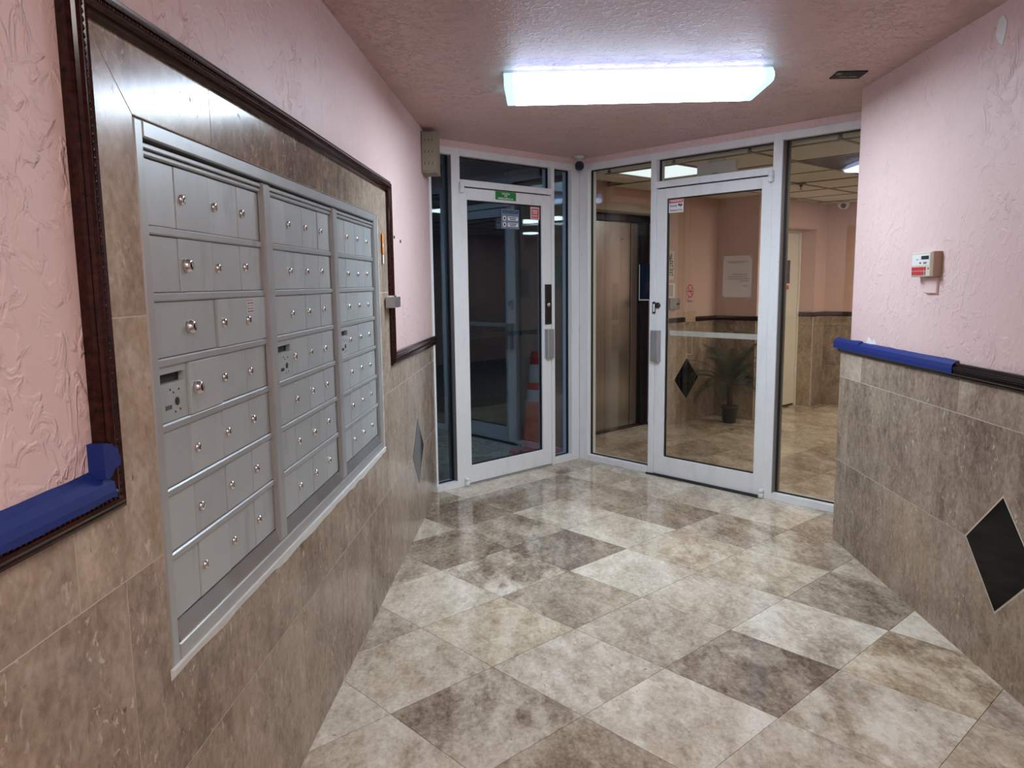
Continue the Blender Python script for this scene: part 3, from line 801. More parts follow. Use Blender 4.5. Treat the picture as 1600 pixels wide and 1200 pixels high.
mb = MB(); mb.box(FL, 3.566, 3.592, .006, .0066, 1.560, 1.600); mb.build('torn_paper', M['white_print'], stk)

# ------------------------------------------------------------------ lettering
def text_verts(s, size, bold=0.0):
    cu = bpy.data.curves.new('t', 'FONT'); cu.body = s; cu.size = size; cu.resolution_u = 2; cu.offset = bold
    cu.align_x = 'CENTER'
    o = bpy.data.objects.new('t', cu); COL.objects.link(o)
    dg = bpy.context.evaluated_depsgraph_get(); me = bpy.data.meshes.new_from_object(o.evaluated_get(dg))
    vs = [tuple(v.co) for v in me.vertices]; fs = [tuple(p.vertices) for p in me.polygons]
    bpy.data.objects.remove(o); bpy.data.curves.remove(cu); bpy.data.meshes.remove(me)
    return vs, fs
def lettering(F, s, uc, z, size, n, mat, parent, width=None, bold=0.0, name='lettering'):
    vs, fs = text_verts(s, size, bold)
    if not vs: return None
    x0 = min(v[0] for v in vs); x1 = max(v[0] for v in vs); k = 1.0
    if width: k = width / (x1 - x0)
    sg = -1 if F.flip else 1
    xm = (x0 + x1) / 2
    mb = MB(); mb.add([F.p(uc + sg * (v[0] - xm) * k, n, z + v[1]) for v in vs], fs)
    return mb.build(name, mat, parent, recalc=False)

# ------------------------------------------------------------------ storefront
FD0, FD1 = -0.10, 0.0
def member(F, u0, u1, z0, z1, name, parent, n0=FD0, n1=FD1, mat='white_alu'):
    mb = MB(); mb.cbox(F, u0, u1, n0, n1, z0, z1, .002); return mb.build(name, M[mat], parent)
def pane(F, u0, u1, z0, z1, parent, mat, n=-.05, name='glass_pane', t=.006):
    mb = MB(); mb.box(F, u0 - .008, u1 + .008, n - t / 2, n + t / 2, z0 - .008, z1 + .008); o = mb.build(name, M[mat], parent)
    g = MB(); w_ = .007
    for q in ((u0 - .009, u0 + w_, z0 - .009, z1 + .009), (u1 - w_, u1 + .009, z0 - .009, z1 + .009), (u0 + w_, u1 - w_, z0 - .009, z0 + w_), (u0 + w_, u1 - w_, z1 - w_, z1 + .009)):
        g.box(F, q[0], q[1], n - .010, n + .010, q[2], q[3])
    g.build('gasket', M['gasket'], o)
    return o
# left section
w1 = empty('window_1', SL.p(.75, 0, 0), 'white aluminium storefront frame with dark glass, left of the corner', 'window', kind='structure')
member(SL, -.0, .090, 0, HF, 'corner_post', w1)
member(SL, .286, .319, 0, HF, 'mullion', w1); member(SL, 1.224, 1.298, 0, HF, 'mullion', w1)
member(SL, 1.462, 1.485, 0, HF, 'jamb', w1, n1=-.01)
member(SL, .090, .286, 2.336, HF, 'head_rail', w1); member(SL, .319, 1.224, 2.336, HF, 'head_rail', w1); member(SL, 1.298, 1.462, 2.336, HF, 'head_rail', w1)
member(SL, .319, 1.224, 2.133, 2.178, 'transom_bar', w1)
member(SL, .090, .286, 0, .053, 'sill', w1); member(SL, 1.298, 1.485, 0, .048, 'sill', w1)
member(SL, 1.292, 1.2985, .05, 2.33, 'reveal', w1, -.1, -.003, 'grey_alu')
pane(SL, .090, .286, .053, 2.336, w1, 'glass_dark'); pane(SL, 1.298, 1.462, .048, 2.336, w1, 'glass_dark'); pane(SL, .319, 1.224, 2.178, 2.336, w1, 'glass_dark')
# right section
w2 = empty('window_2', SR.p(1.2, 0, 0), 'white aluminium storefront frame looking into the lobby, right of the corner', 'window', kind='structure')
member(SR, 0, .090, 0, HF, 'corner_post', w2)
member(SR, .703, .752, 0, HF, 'mullion', w2); member(SR, 1.664, 1.728, 0, HF, 'mullion', w2)
member(SR, .090, .703, 2.336, HF, 'head_rail', w2); member(SR, .752, 1.664, 2.336, HF, 'head_rail', w2); member(SR, 1.728, 2.95, 2.338, HF, 'head_rail', w2)
member(SR, .752, 1.664, 2.133, 2.180, 'transom_bar', w2)
member(SR, .090, .703, 0, .050, 'sill', w2); member(SR, 1.728, 2.95, 0, .048, 'sill', w2)
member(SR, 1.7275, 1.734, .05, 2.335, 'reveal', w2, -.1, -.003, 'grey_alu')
p_r1 = pane(SR, .090, .703, .050, 2.336, w2, 'glass'); pane(SR, 1.734, 2.94, .048, 2.338, w2, 'glass'); pane(SR, .752, 1.664, 2.180, 2.336, w2, 'glass')
# dark notice with a white border stuck to the sidelight
mb = MB(); mb.box(SR, .562, .700, -.0555, -.0545, 1.318, 1.59); nt_ = mb.build('notice', M['white_print'], w2); nt_['label'] = 'dark notice with white border on the sidelight glass'
mb = MB(); mb.box(SR, .570, .699, -.0545, -.0540, 1.328, 1.59); mb.build('notice_back', M['camera_blue'], nt_)
mb = MB(); mb.box(SR, .630, .690, -.0540, -.0536, 1.40, 1.46); mb.build('faded_block', simple('faded red block', (.08, .02, .03), .6), nt_)

def storefront_door(name, F, u0, u1, gl, mat, label, hinge_hi, lock_u, bar):
    d = empty(name, F.p((u0 + u1) / 2, -.03, 0.01), label, 'door', kind='structure')
    n0, n1 = -.052, -.006
    g0, g1, z0, z1 = gl
    member(F, u0 + .002, g0, .012, 2.124, 'stile', d, n0, n1); member(F, g1, u1 - .002, .012, 2.124, 'stile', d, n0, n1)
    member(F, g0, g1, .012, z0, 'bottom_rail', d, n0, n1); member(F, g0, g1, z1, 2.124, 'top_rail', d, n0, n1)
    pane(F, g0, g1, z0, z1, d, mat, n=-.030)
    # gap strip above and a worn threshold below
    mb = MB(); mb.box(F, u0 + .004, u1 - .004, -.05, -.03, 2.124, 2.134); mb.build('top_gap_seal', M['gasket'], d)
    # pivots on the hinge side
    pu = u1 - .004 if hinge_hi else u0 + .004
    for (za, zb) in ((2.085, 2.158), (.004, .062)):
        mb = MB(); mb.smooth = True; mb.lathe(F.p(pu, .012, za), (0, 0, 1), [(.017, 0), (.019, .004), (.019, (zb - za) * .55), (.016, (zb - za) * .58), (.019, (zb - za) * .62), (.019, zb - za - .004), (.015, zb - za)], 14)
        mb.build('pivot', M['white_alu'], d)
    # crossbar on the far side
    mb = MB(); mb.box(F, g0 - .02, g1 + .02, -.085, -.066, 1.062, 1.098); b = mb.build('push_bar', M[bar], d)
    for uu in (g0 - .02, g1 + .02):
        mb = MB(); mb.box(F, uu - .02, uu + .02, -.09, -.052, 1.05, 1.11); mb.build('bar_bracket', M['steel_worn'], b)
    # boxed pull handle
    mb = MB(); mb.cbox(F, lock_u - .036, lock_u + .036, n1, .034, .872, 1.100, .006); h = mb.build('pull_handle', M['steel_worn'], d); h['label'] = 'boxed grey metal pull'
    return d
d1 = storefront_door('door_1', SL, .319, 1.224, (.418, 1.159, .140, 2.044), 'glass_dark', 'white framed glass door under a green exit sticker, left of the corner', True, .360, 'elevator_dark')
mb = MB(); mb.cbox(SL, .326, .392, -.006, .006, 1.138, 1.448, .003); lp = mb.build('lock_plate', M['black'], d1); lp['label'] = 'black lock plate'
mb = MB(); mb.smooth = True; mb.lathe(SL.p(.366, .006, 1.29), SL.n, [(.016, 0), (.016, .006), (.012, .009)], 16); mb.build('cylinder', M['chrome'], lp)
d2 = storefront_door('door_2', SR, .752, 1.664, (.840, 1.588, .150, 2.052), 'glass', 'white framed glass door with a warning sticker, leading to the lobby', True, .772, 'white_alu')
mb = MB(); mb.smooth = True; mb.lathe(SR.p(.778, -.006, 1.285), SR.n, [(.022, 0), (.022, .010), (.017, .014)], 16); mb.build('cylinder', M['chrome_dark'], d2)
mb = MB(); mb.box(SR, .735, .757, -.004, .006, 1.225, 1.312); lt_ = mb.build('latch_guard', M['black'], d2)
mb = MB(); mb.box(SR, .743, .757, .006, .008, 1.238, 1.296); mb.build('latch', M['white_alu'], lt_)
# black threshold mat under the right door
mb = MB(); mb.cbox(SR, .70, 1.655, -.05, .022, 0.0, .010, .002)
tag(mb.build('threshold_plate', M['mat_black']), 'flat black threshold strip under the lobby door', 'threshold')
mb = MB(); mb.cbox(SL, .325, 1.20, -.05, .004, 0.0, .009, .002)
tag(mb.build('threshold_plate', M['steel_worn']), 'thin grey threshold strip under the dark door', 'threshold')

# stickers on the doors
mb = MB(); mb.box(SL, .690, .893, -.006, -.0052, 2.062, 2.122); g_ = mb.build('exit_sticker', M['green'], d1); g_['label'] = 'green emergency exit sticker'
for s_, z, w_ in (('SALIDA', 2.102, .080), ('DE', 2.086, .028), ('EMERGENCIA', 2.067, .150)): lettering(SL, s_, .790, z, .0175, -.0050, M['white_print'], g_, w_, .0004)
mb = MB(); mb.box(SL, .640, .820, -.0268, -.0262, 1.860, 2.000); g_ = mb.build('safety_sticker', M['grey_print'], d1); g_['label'] = 'faded grey safety sticker on the glass'
mb = MB(); mb.box(SL, .650, .810, -.0262, -.0260, 1.972, 1.994); mb.build('title_bar', simple('slate title bar', srgb(40, 52, 70), .6), g_)
lettering(SL, 'FOR YOUR SAFETY', .730, 1.977, .017, -.0258, M['grey_print'], g_, .150, .0003)
for z in (1.935, 1.890):
    mb = MB()
    mb.lathe(SL.p(.788, -.0262, z), SL.n, [(.018, 0), (.018, .0003)], 20); mb.build('symbol_disc', M['white_print'], g_)
    mb = MB(); mb.box(SL, .783, .793, -.0259, -.0256, z - .010, z + .010); mb.box(SL, .776, .800, -.0259, -.0256, z - .002, z + .003); mb.build('symbol', M['ink'], g_)
    mb = MB(); mb.box(SL, .652, .755, -.0262, -.0259, z - .014, z + .014); q_ = mb.build('text_panel', M['white_print'], g_)
    mb = MB(); mb.box(SL, .665, .745, -.0259, -.0257, z + .003, z + .009); mb.box(SL, .675, .735, -.0259, -.0257, z - .009, z - .003); mb.build('print_line', M['grey_ink'], q_) if False else mb.build('print_line', M['ink'], g_)
# red fire sticker with a striped border
mb = MB(); mb.box(SL, .424, .522, -.0268, -.0262, 1.938, 2.034); f_ = mb.build('fire_sticker', M['white_print'], d1); f_['label'] = 'red fire sticker with diagonal striped border'
mb = MB(); mb.box(SL, .438, .508, -.0262, -.0259, 1.952, 2.020); mb.build('red_field', M['red'], f_)
mb = MB()
for q in range(9):
    x = .426 + q * .0108
    for (za, zb) in ((1.938, 1.951), (2.021, 2.034)): mb.prism(SL, [(x, za), (x + .005, za), (x + .0075, zb), (x + .0025, zb)], -.0262, -.0259)
for q in range(6):
    z = 1.955 + q * .0112
    for (xa, xb) in ((.424, .4375), (.5085, .522)): mb.prism(SL, [(xa, z), (xb, z + .004), (xb, z + .009), (xa, z + .005)], -.0262, -.0259)
mb.build('red_stripes', M['red'], f_)
lettering(SL, 'FIRE', .473, 1.996, .022, -.0257, M['white_print'], f_, .056, .0006)
lettering(SL, 'DOOR', .473, 1.960, .022, -.0257, M['white_print'], f_, .056, .0006)
mb = MB(); mb.box(SL, .448, .498, -.0259, -.0257, 1.984, 1.990); mb.build('print_line', M['white_print'], f_)
# warning sticker on the lobby door
mb = MB(); mb.box(SR, .846, .972, -.0268, -.0262, 1.950, 2.052); g_ = mb.build('warning_sticker', M['white_print'], d2); g_['label'] = 'white and red warning sticker about security cameras'
mb = MB(); mb.box(SR, .850, .968, -.0262, -.0259, 2.018, 2.049); mb.build('red_banner', M['red'], g_)
lettering(SR, 'WARNING', .909, 2.024, .027, -.0257, M['white_print'], g_, .106, .0006)
lettering(SR, 'Security', .887, 1.992, .024, -.0259, M['ink'], g_, .062, .0004)
lettering(SR, 'Cameras In Use', .909, 1.960, .024, -.0259, M['ink'], g_, .108, .0004)
mb = MB(); mb.prism(SR, [(.926, 1.998), (.944, 1.994), (.946, 2.008), (.928, 2.011)], -.0262, -.0258); mb.prism(SR, [(.947, 1.992), (.962, 1.996), (.960, 2.010), (.947, 2.008)], -.0262, -.0258); mb.prism(SR, [(.945, 1.985), (.950, 1.985), (.949, 1.996), (.945, 1.996)], -.0262, -.0258)
mb.build('camera_symbol', M['ink'], g_)

# ------------------------------------------------------------------ ceiling fixture
def wrap_light(x0, x1, y0, y1, lens, end, side, label):
    L = empty('ceiling_light', Vector(((x0 + x1) / 2, (y0 + y1) / 2, HC - .085)), label, 'ceiling light')
    zt, zb = HC - .006, HC - .075
    mb = MB(); mb.box(WORLD, x0 - .012, x1 + .012, y0 + .04, y1 - .04, HC - .014, HC); mb.build('housing', M['white_alu'], L)
    # wraparound prismatic lens: sides then flat bottom
    mb = MB()
    sec = [(y0 + .045, zt), (y0 + .006, zt - .030), (y0, zb + .018), (y0 + .018, zb + .003), (y0 + .05, zb), (y1 - .05, zb), (y1 - .018, zb + .003), (y1, zb + .018), (y1 - .006, zt - .030), (y1 - .045, zt)]
    k = len(sec); xs = [x0, x0 + .035, x1 - .035, x1]
    vs = [Vector((x, y, z)) for x in xs for y, z in sec]; mb.add(vs, [])
    for i in range(3):
        for j in range(k - 1):
            mb.mi = 1 if i != 1 else (2 if j in (0, 1, 7, 8) else 0)
            mb.f.append([i * k + j, i * k + j + 1, (i + 1) * k + j + 1, (i + 1) * k + j]); mb.m.append(mb.mi); mb.sm.append(False)
    mb.build('lens', [lens, end, side], L)
    for x in (x0, x1):
        mb = MB(); s_ = -1 if x == x0 else 1
        mb.add([Vector((x + d_ * s_, y, z)) for d_ in (0, .006) for y, z in sec], [tuple(range(k)), tuple(range(k, 2 * k))] + [(i, (i + 1) % k, k + (i + 1) % k, k + i) for i in range(k)])
        mb.build('end_cap', end, L)
    for x in (x0 - .010, x1 + .002):
        mb = MB(); mb.box(WORLD, x, x + .008, y0 + .10, y1 - .12, HC - .05, HC - .008); mb.build('end_clip', M['white_alu'], L)
    return L
wrap_light(.585, 1.795, 3.62, 4.05, M['lens_cool'], M['lens_end'], M['lens_side'], 'glowing white wraparound fluorescent fixture on the pink ceiling')
L_ = empty('recessed_light', Vector((1.19, -0.35, HC)), 'unseen recessed troffer inferred behind the viewpoint in the corridor ceiling', 'ceiling light')
mb = MB()
for q in ((.57, .60, -.67, -.03), (1.78, 1.81, -.67, -.03), (.60, 1.78, -.67, -.64), (.60, 1.78, -.06, -.03)): mb.box(WORLD, q[0], q[1], q[2], q[3], HC - .010, HC)
mb.build('frame', M['white'], L_)
mb = MB(); mb.box(WORLD, .60, 1.78, -.64, -.06, HC - .004, HC); mb.build('diffuser', M['lens_warm'], L_)

# ceiling vent plate
v_ = empty('ceiling_vent', Vector((2.215, 3.85, HC)), 'dark slotted plate in the ceiling beside the light', 'vent')
mb = MB(); mb.vprism([(2.142, 3.79), (2.282, 3.79), (2.288, 3.915), (2.148, 3.915)], HC - .006, HC); mb.build('plate', M['mat_black'], v_)
for x in (2.18, 2.225):
    mb = MB(); mb.vprism([(x, 3.868), (x + .036, 3.868), (x + .036, 3.876), (x, 3.876)], HC - .0075, HC - .005); mb.build('slot', M['steel'], v_)
mb = MB(); mb.vprism([(2.142, 3.79), (2.166, 3.79), (2.17, 3.83), (2.146, 3.83)], HC - .009, HC - .005); mb.build('broken_lip', M['vent_grey'], v_)

# ------------------------------------------------------------------ beige sounder box in the left corner
sb = empty('sounder_box', Vector((.045, 4.95, 2.15)), 'beige slotted metal box high on the left wall beside the storefront', 'box')
mb = MB(); mb.cbox(Frame((0, 4.88, 0), (1, 0, 0), (0, -1, 0)), -.002, .090, -.19, 0, 2.165, 2.405, .004); bx_ = mb.build('case', M['beige_metal'], sb)
for r in range(3):
    for c in range(3):
        mb = MB(); mb.box(Frame((0, 4.88, 0), (1, 0, 0), (0, -1, 0)), .018 + .024 * c, .0215 + .024 * c, -.001, .0006, 2.205 + .070 * r, 2.222 + .070 * r); mb.build('slot', M['ink'], bx_)
mb = MB(); mb.cbox(Frame((0, 4.88, 0), (1, 0, 0), (0, -1, 0)), -.001, .092, -.19, .003, 2.155, 2.166, .004); mb.build('base_lip', M['beige_metal'], sb)

# ------------------------------------------------------------------ corner camera
cc = empty('security_camera', Vector((1.045, 6.06, 2.30)), 'dark blue bullet camera hanging at the storefront corner', 'security camera')
mb = MB(); mb.smooth = True; mb.lathe((1.045, 6.10, HC), (0, 0, -1), [(.040, 0), (.040, .008), (.030, .014), (.016, .020), (.016, .045)], 18); mb.build('mount', M['white_alu'], cc)
mb = MB(); mb.smooth = True; mb.lathe((1.045, 6.115, 2.352), Vector((-.04, -1, -.06)), [(.026, 0), (.034, .010), (.035, .07), (.035, .115), (.031, .122)], 18); mb.build('body', M['camera_blue'], cc)
mb = MB(); mb.lathe((1.040, 5.994, 2.3447), Vector((-.04, -1, -.06)), [(.022, 0), (.022, .002)], 18); mb.build('lens', M['lens_dark'], cc)

# ------------------------------------------------------------------ alarm keypad on the right wall
kp = empty('alarm_keypad', FR.p(3.34, 0, 1.468), 'cream alarm keypad with red keys on the right wall', 'keypad')
mb = MB(); mb.cbox(FR, 3.262, 3.428, 0, .040, 1.468, 1.572, .004); kb = mb.build('case', M['cream_plastic'], kp)
mb = MB(); mb.cbox(FR, 3.246, 3.264, 0, .036, 1.468, 1.573, .003); mb.build('side_cover', M['tan_plastic'], kp)
mb = MB(); mb.box(FR, 3.270, 3.418, .0395, .0412, 1.517, 1.562); fp = mb.build('face_plate', M['white'], kp)
mb = MB(); mb.box(FR, 3.276, 3.338, .0410, .0424, 1.541, 1.556); mb.build('display', M['ink'], fp)
mb = MB(); mb.box(FR, 3.290, 3.320, .0412, .0418, 1.527, 1.530); mb.box(FR, 3.294, 3.320, .0412, .0418, 1.522, 1.525); mb.box(FR, 3.340, 3.352, .0412, .0418, 1.523, 1.530); mb.box(FR, 3.366, 3.382, .0412, .0418, 1.540, 1.5425); mb.build('print', M['ink'], fp)
for r in range(2):
    for c in range(7):
        u = 3.411 - .0168 * c - (.004 if c == 6 else 0)
        mb = MB(); mb.cbox(FR, u - .0066, u + .0066, .0395, .0432, 1.476 + .0185 * r, 1.4915 + .0185 * r, .001)
        mb.build('key', M['red_key'] if not (c == 6 and r == 0) else M['tan_plastic'], kp)
mb = MB(); mb.box(FR, 3.272, 3.286, .0395, .0404, 1.499, 1.506); mb.build('print', M['red_key'], kp)
mb = MB(); mb.cbox(FR, 3.262, 3.362, -.001, .011, 1.398, 1.466, .003)
tag(mb.build('blank_cover_plate', M['pink_plain']), 'pink painted blank plate under the alarm keypad', 'cover plate')

# ------------------------------------------------------------------ lobby shell
AX0, AX1 = 5.51, 6.82     # elevator opening
def lobby_wall(name, polyab, label, z0=0, z1=HL + .05, mat='pink_lobby'):
    mb = MB(); mb.vprism([tuple(AB(a, b)[:2]) for a, b in polyab], z0, z1)
    return tag(mb.build(name, M[mat]), label, 'wall', kind='structure')
wl1 = lobby_wall('wall_partition', [(5.215, 3.83), (AX0, 3.83), (AX0, 4.60), (5.215, 4.60)], 'narrow wall strip between the storefront post and the elevator')
lobby_wall('wall_elevator_shaft', [(AX0, 4.36), (AX1, 4.36), (AX1, 4.60), (AX0, 4.60)], 'shaft wall behind the elevator')
wl2 = lobby_wall('wall_elevator_head', [(AX0, 4.03), (AX1, 4.03), (AX1, 4.36), (AX0, 4.36)], 'salmon wall above the elevator opening', 2.155)
wlA = lobby_wall('wall_alcove_left', [(AX1, 4.03), (7.74, 4.03), (7.74, 4.60), (AX1, 4.60)], 'salmon alcove wall behind the potted palm')
wlB = lobby_wall('wall_alcove_back', [(7.74, 3.55), (8.12, 3.55), (8.12, 4.60), (7.74, 4.60)], 'shaded alcove wall holding the taped paper')
wlD = lobby_wall('wall_door_head', [(8.12, 3.55), (9.00, 3.55), (9.00, 3.74), (8.12, 3.74)], 'wall above the cream lobby door', 2.02)
wlE = lobby_wall('wall_door_pier', [(9.00, 3.55), (9.27, 3.55), (9.27, 4.60), (9.00, 4.60)], 'narrow pier right of the cream lobby door')
lobby_wall('wall_door_back', [(8.12, 3.785), (9.00, 3.785), (9.00, 4.60), (8.12, 4.60)], 'wall behind the cream lobby door')
wlF = lobby_wall('wall_lobby_far', [(9.27, 1.6), (9.50, 1.6), (9.50, 4.6), (9.27, 4.6)], 'far salmon lobby wall under the dome camera')
lobby_wall('wall_lobby_side', [(9.27, 1.5), (11.2, 1.5), (11.2, 1.6), (9.27, 1.6)], 'salmon wall turning away at the far lobby corner')
lobby_wall('wall_lobby_end', [(11.0, -3.0), (11.2, -3.0), (11.2, 1.5), (11.0, 1.5)], 'salmon end wall of the lobby')
lobby_wall('wall_lobby_right', [(5.1, -3.2), (11.2, -3.2), (11.2, -3.0), (5.1, -3.0)], 'salmon right end wall of the lobby')
lobby_wall('wall_lobby_near', [(5.06, -3.0), (5.20, -3.0), (5.20, 0.74), (5.06, 0.74)], 'salmon lobby wall in line with the storefront')
lobby_wall('wall_over_storefront', [(5.175, 0.72), (5.26, 0.72), (5.26, 3.67), (5.175, 3.67)], 'salmon strip over the lobby side of the storefront', HF, HF + .1)

# wainscot of the lobby
def wainscot(F, u0, u1, parent, joints=(), rows=(0, .465, .93, 1.045), n=0.0):
    mb = MB(); mb.box(F, u0, u1, n - .002, n + .004, 0, 1.05); mb.build('grout', M['wall_grout'], parent)
    js = [u0] + [j for j in joints if u0 < j < u1] + [u1]
    for a, b in zip(js, js[1:]):
        for z0, z1 in zip(rows, rows[1:]): wall_tile(F, rect(a, b, z0, z1), parent, random.choice([.40, .45, .5, .36]), .018, n - .002, warm=random.choice([.3, .5, .7]))
def rail(F, u0, u1, parent, n=0.0, z0=1.045, z1=1.092):
    mb = MB(); mb.cbox(F, u0, u1, n, n + .024, z0, z1, .006); mb.build('chair_rail', M['lobby_rail'], parent)
wainscot(FB(3.83), 5.225, AX0 - .002, wl1); rail(FB(3.83), 5.225, AX0, wl1)
# alcove: diamond tile at a = 7.195
F_ = FB(4.03); DD = (7.195, .455)
mb = MB(); mb.box(F_, AX1, 7.738, -.002, .004, 0, 1.05); mb.build('grout', M['wall_grout'], wlA)
for a, b in ((AX1, 7.195), (7.195, 7.66), (7.66, 7.736)):
    for z0, z1 in ((0, .455), (.455, .92), (.92, 1.045)):
        P = rect(a, b, z0, z1)
        if z1 < 1 and b < 7.7: P = diamond_cut(P, DD, .222, .222)
        wall_tile(F_, P, wlA, random.choice([.40, .46, .5]), .018, -.002, warm=.5)
diamond(F_, DD, .213, .213, wlA, -.002, .011)
rail(F_, AX1, 7.145, wlA); rail(F_, 7.352, 7.738, wlA)
mb = MB(); mb.box(F_, 7.145, 7.352, 0, .004, 1.045, 1.15); mb.build('bare_patch', simple('bare drywall patch', (.50, .36, .22), .8, var=.15), wlA)
mb = MB()
for q in ((7.28, 7.29, .70, 1.0), (7.18, 7.29, .70, .708)): mb.box(F_, q[0], q[1], .012, .0135, q[2], q[3])
mb.build('tape_residue', M['clear_tape'], wlA)
wainscot(FA(7.74), 3.552, 4.028, wlB, (3.80,)); rail(FA(7.74), 3.53, 4.03, wlB)
wainscot(FB(3.55), 7.742, 8.118, wlB); rail(FB(3.55), 7.72, 8.118, wlB)
wainscot(FB(3.55), 9.002, 9.255, wlE, (9.02,)); rail(FB(3.55), 9.002, 9.268, wlE)
wainscot(FA(9.0), 3.553, 3.718, wlE); rail(FA(9.0), 3.53, 3.718, wlE)
wainscot(FA(9.27), 1.62, 3.548, wlF, (1.7, 2.165, 2.63, 3.10)); rail(FA(9.27), 1.62, 3.55, wlF)

# lobby ceiling grid -------------------------------------------------------
LA0, LB0, LP = 5.32, 1.63, 0.61
mb = MB(); mb.vprism([tuple(AB(a, b)[:2]) for a, b in ((5.175, -3.1), (11.1, -3.1), (11.1, 4.6), (5.175, 4.6))], HL + .06, HL + .12)
lc = tag(mb.build('ceiling_lobby', M['tbar']), 'suspended lobby ceiling of square mineral panels', 'ceiling', kind='structure')
LIGHTS = {(0, 2): 'bright recessed lobby ceiling panel nearest the storefront', (4, -3): 'recessed ceiling light deep in the lobby', (4, -2): 'recessed ceiling light beside its deep lobby twin', (7, -6): 'farthest recessed ceiling light by the lobby end wall',
          (4, 0): 'recessed ceiling light in front of the cream lobby door', (1, -2): 'unseen ceiling light added beyond the right wall to brighten the lobby, first row', (1, -4): 'unseen ceiling light added beyond the right wall to brighten the lobby, second row'}  # the two lights beyond the right wall are unseen, added to brighten the lobby
VENT = (1, 0)
pan = None
for i in range(-1, 10):
    for j in range(-8, 5):
        a0, b0 = LA0 + LP * i, LB0 + LP * j
        a1, b1 = a0 + LP, b0 + LP
        if a1 <= 5.2 or b0 >= 4.3: continue
        if a0 >= 9.27 and b0 > 1.45: continue
        if b0 < -2.9 or a1 > 11.05: continue
        if b1 > 3.6 and not (5.5 < a0 and a1 < 7.78): 
            b1 = min(b1, 3.55 if a0 > 7.5 else 3.83)
        a0c = max(a0, 5.262)
        if b1 > 4.03: b1 = 4.03
        if b1 - b0 < .05 or a1 - a0c < .03: continue
        if a1 > 9.27 and b0 > 1.0: a1 = min(a1, 9.27)
        g = .012
        if (i, j) in LIGHTS:
            L = empty('recessed_light', AB(a0 + LP / 2, b0 + LP / 2, HL), LIGHTS[(i, j)], 'ceiling light')
            fr = MB()
            for q in ((a0 + g, a0 + .03, b0 + g, b1 - g), (a1 - .03, a1 - g, b0 + g, b1 - g), (a0 + .03, a1 - .03, b0 + g, b0 + .03), (a0 + .03, a1 - .03, b1 - .03, b1 - g)):
                fr.vprism([tuple(AB(a, b)[:2]) for a, b in ((q[0], q[2]), (q[1], q[2]), (q[1], q[3]), (q[0], q[3]))], HL - .004, HL + .02)
            fr.build('frame', M['white'], L)
            mb = MB(); mb.vprism([tuple(AB(a, b)[:2]) for a, b in ((a0 + .03, b0 + .03), (a1 - .03, b0 + .03), (a1 - .03, b1 - .03), (a0 + .03, b1 - .03))], HL, HL + .01)
            mb.build('diffuser', M['lens_lobby_dim' if (i, j) == (0, 2) else 'lens_lobby_far' if (i, j) == (4, 0) else 'lens_lobby'], L)
            continue
        mb = MB(); mb.vprism([tuple(AB(a, b)[:2]) for a, b in ((a0c + g, b0 + g), (a1 - g, b0 + g), (a1 - g, b1 - g), (a0c + g, b1 - g))], HL + random.uniform(0, .004), HL + .03)
        o = mb.build('ceiling_panel' if (i, j) != VENT else 'vent_panel', M['ceiling_panel'] if (i, j) != VENT else M['vent_grey'], lc)
bars = 0
for i in range(0, 8):
    a = LA0 + LP * i
    mb = MB(); mb.vprism([tuple(AB(*q)[:2]) for q in ((a - .012, -2.9), (a + .012, -2.9), (a + .012, 4.02 if 5.6 < a < 7.7 else 3.54), (a - .012, 4.02 if 5.6 < a < 7.7 else 3.54))], HL - .004, HL + .01); mb.build('grid_bar', M['tbar'], lc)
for j in range(-7, 5):
    b = LB0 + LP * j
    if b > 4: continue
    mb = MB(); mb.vprism([tuple(AB(*q)[:2]) for q in ((5.262, b - .012), (7.7 if b > 3.5 else 9.26, b - .012), (7.7 if b > 3.5 else 9.26, b + .012), (5.262, b + .012))], HL - .0035, HL + .0105); mb.build('grid_bar', M['tbar'], lc)

# elevator -----------------------------------------------------------------
el = empty('elevator', AB(6.16, 4.25, 0), 'brushed steel elevator doors seen through the sidelight', 'elevator')
FE = FB(4.25)
mb = MB(); mb.cbox(FE, AX0 + .004, 5.62, -.06, .02, 0.0, 2.10, .004); mb.build('jamb', M['elevator_steel'], el)
mb = MB(); mb.cbox(FE, 6.70, AX1 - .004, -.06, .02, 0.0, 2.10, .004); mb.build('jamb', M['elevator_dark'], el)
mb = MB(); mb.cbox(FE, AX0 + .004, AX1 - .004, -.06, .03, 2.035, 2.105, .004); mb.build('head', M['elevator_dark'], el)
mb = MB(); mb.cbox(FE, 5.62, 6.556, -.05, -.012, .012, 2.035, .003); d_ = mb.build('door_panel', M['elevator_steel'], el)
mb = MB(); mb.cbox(FE, 6.570, 6.70, -.05, -.012, .012, 2.035, .003); mb.build('door_panel', M['elevator_steel'], el)
mb = MB(); mb.box(FE, 6.556, 6.570, -.05, -.03, .012, 2.035); mb.build('door_seam', M['ink'], el)
mb = MB(); mb.smooth = True; mb.lathe(FE.p(6.43, -.012, 1.86), FE.n, [(.016, 0), (.016, .004), (.010, .008)], 14); mb.build('door_key', M['chrome'], el)
mb = MB(); mb.box(FE, AX0 + .004, AX1 - .004, -.05, .03, 0, .012); mb.build('sill', M['black'], el)
mb = MB(); mb.box(FB(4.03), AX0 + .001, AX1 - .001, -.32, .012, 2.107, 2.155); mb.build('soffit_trim', M['soffit'], wl2)

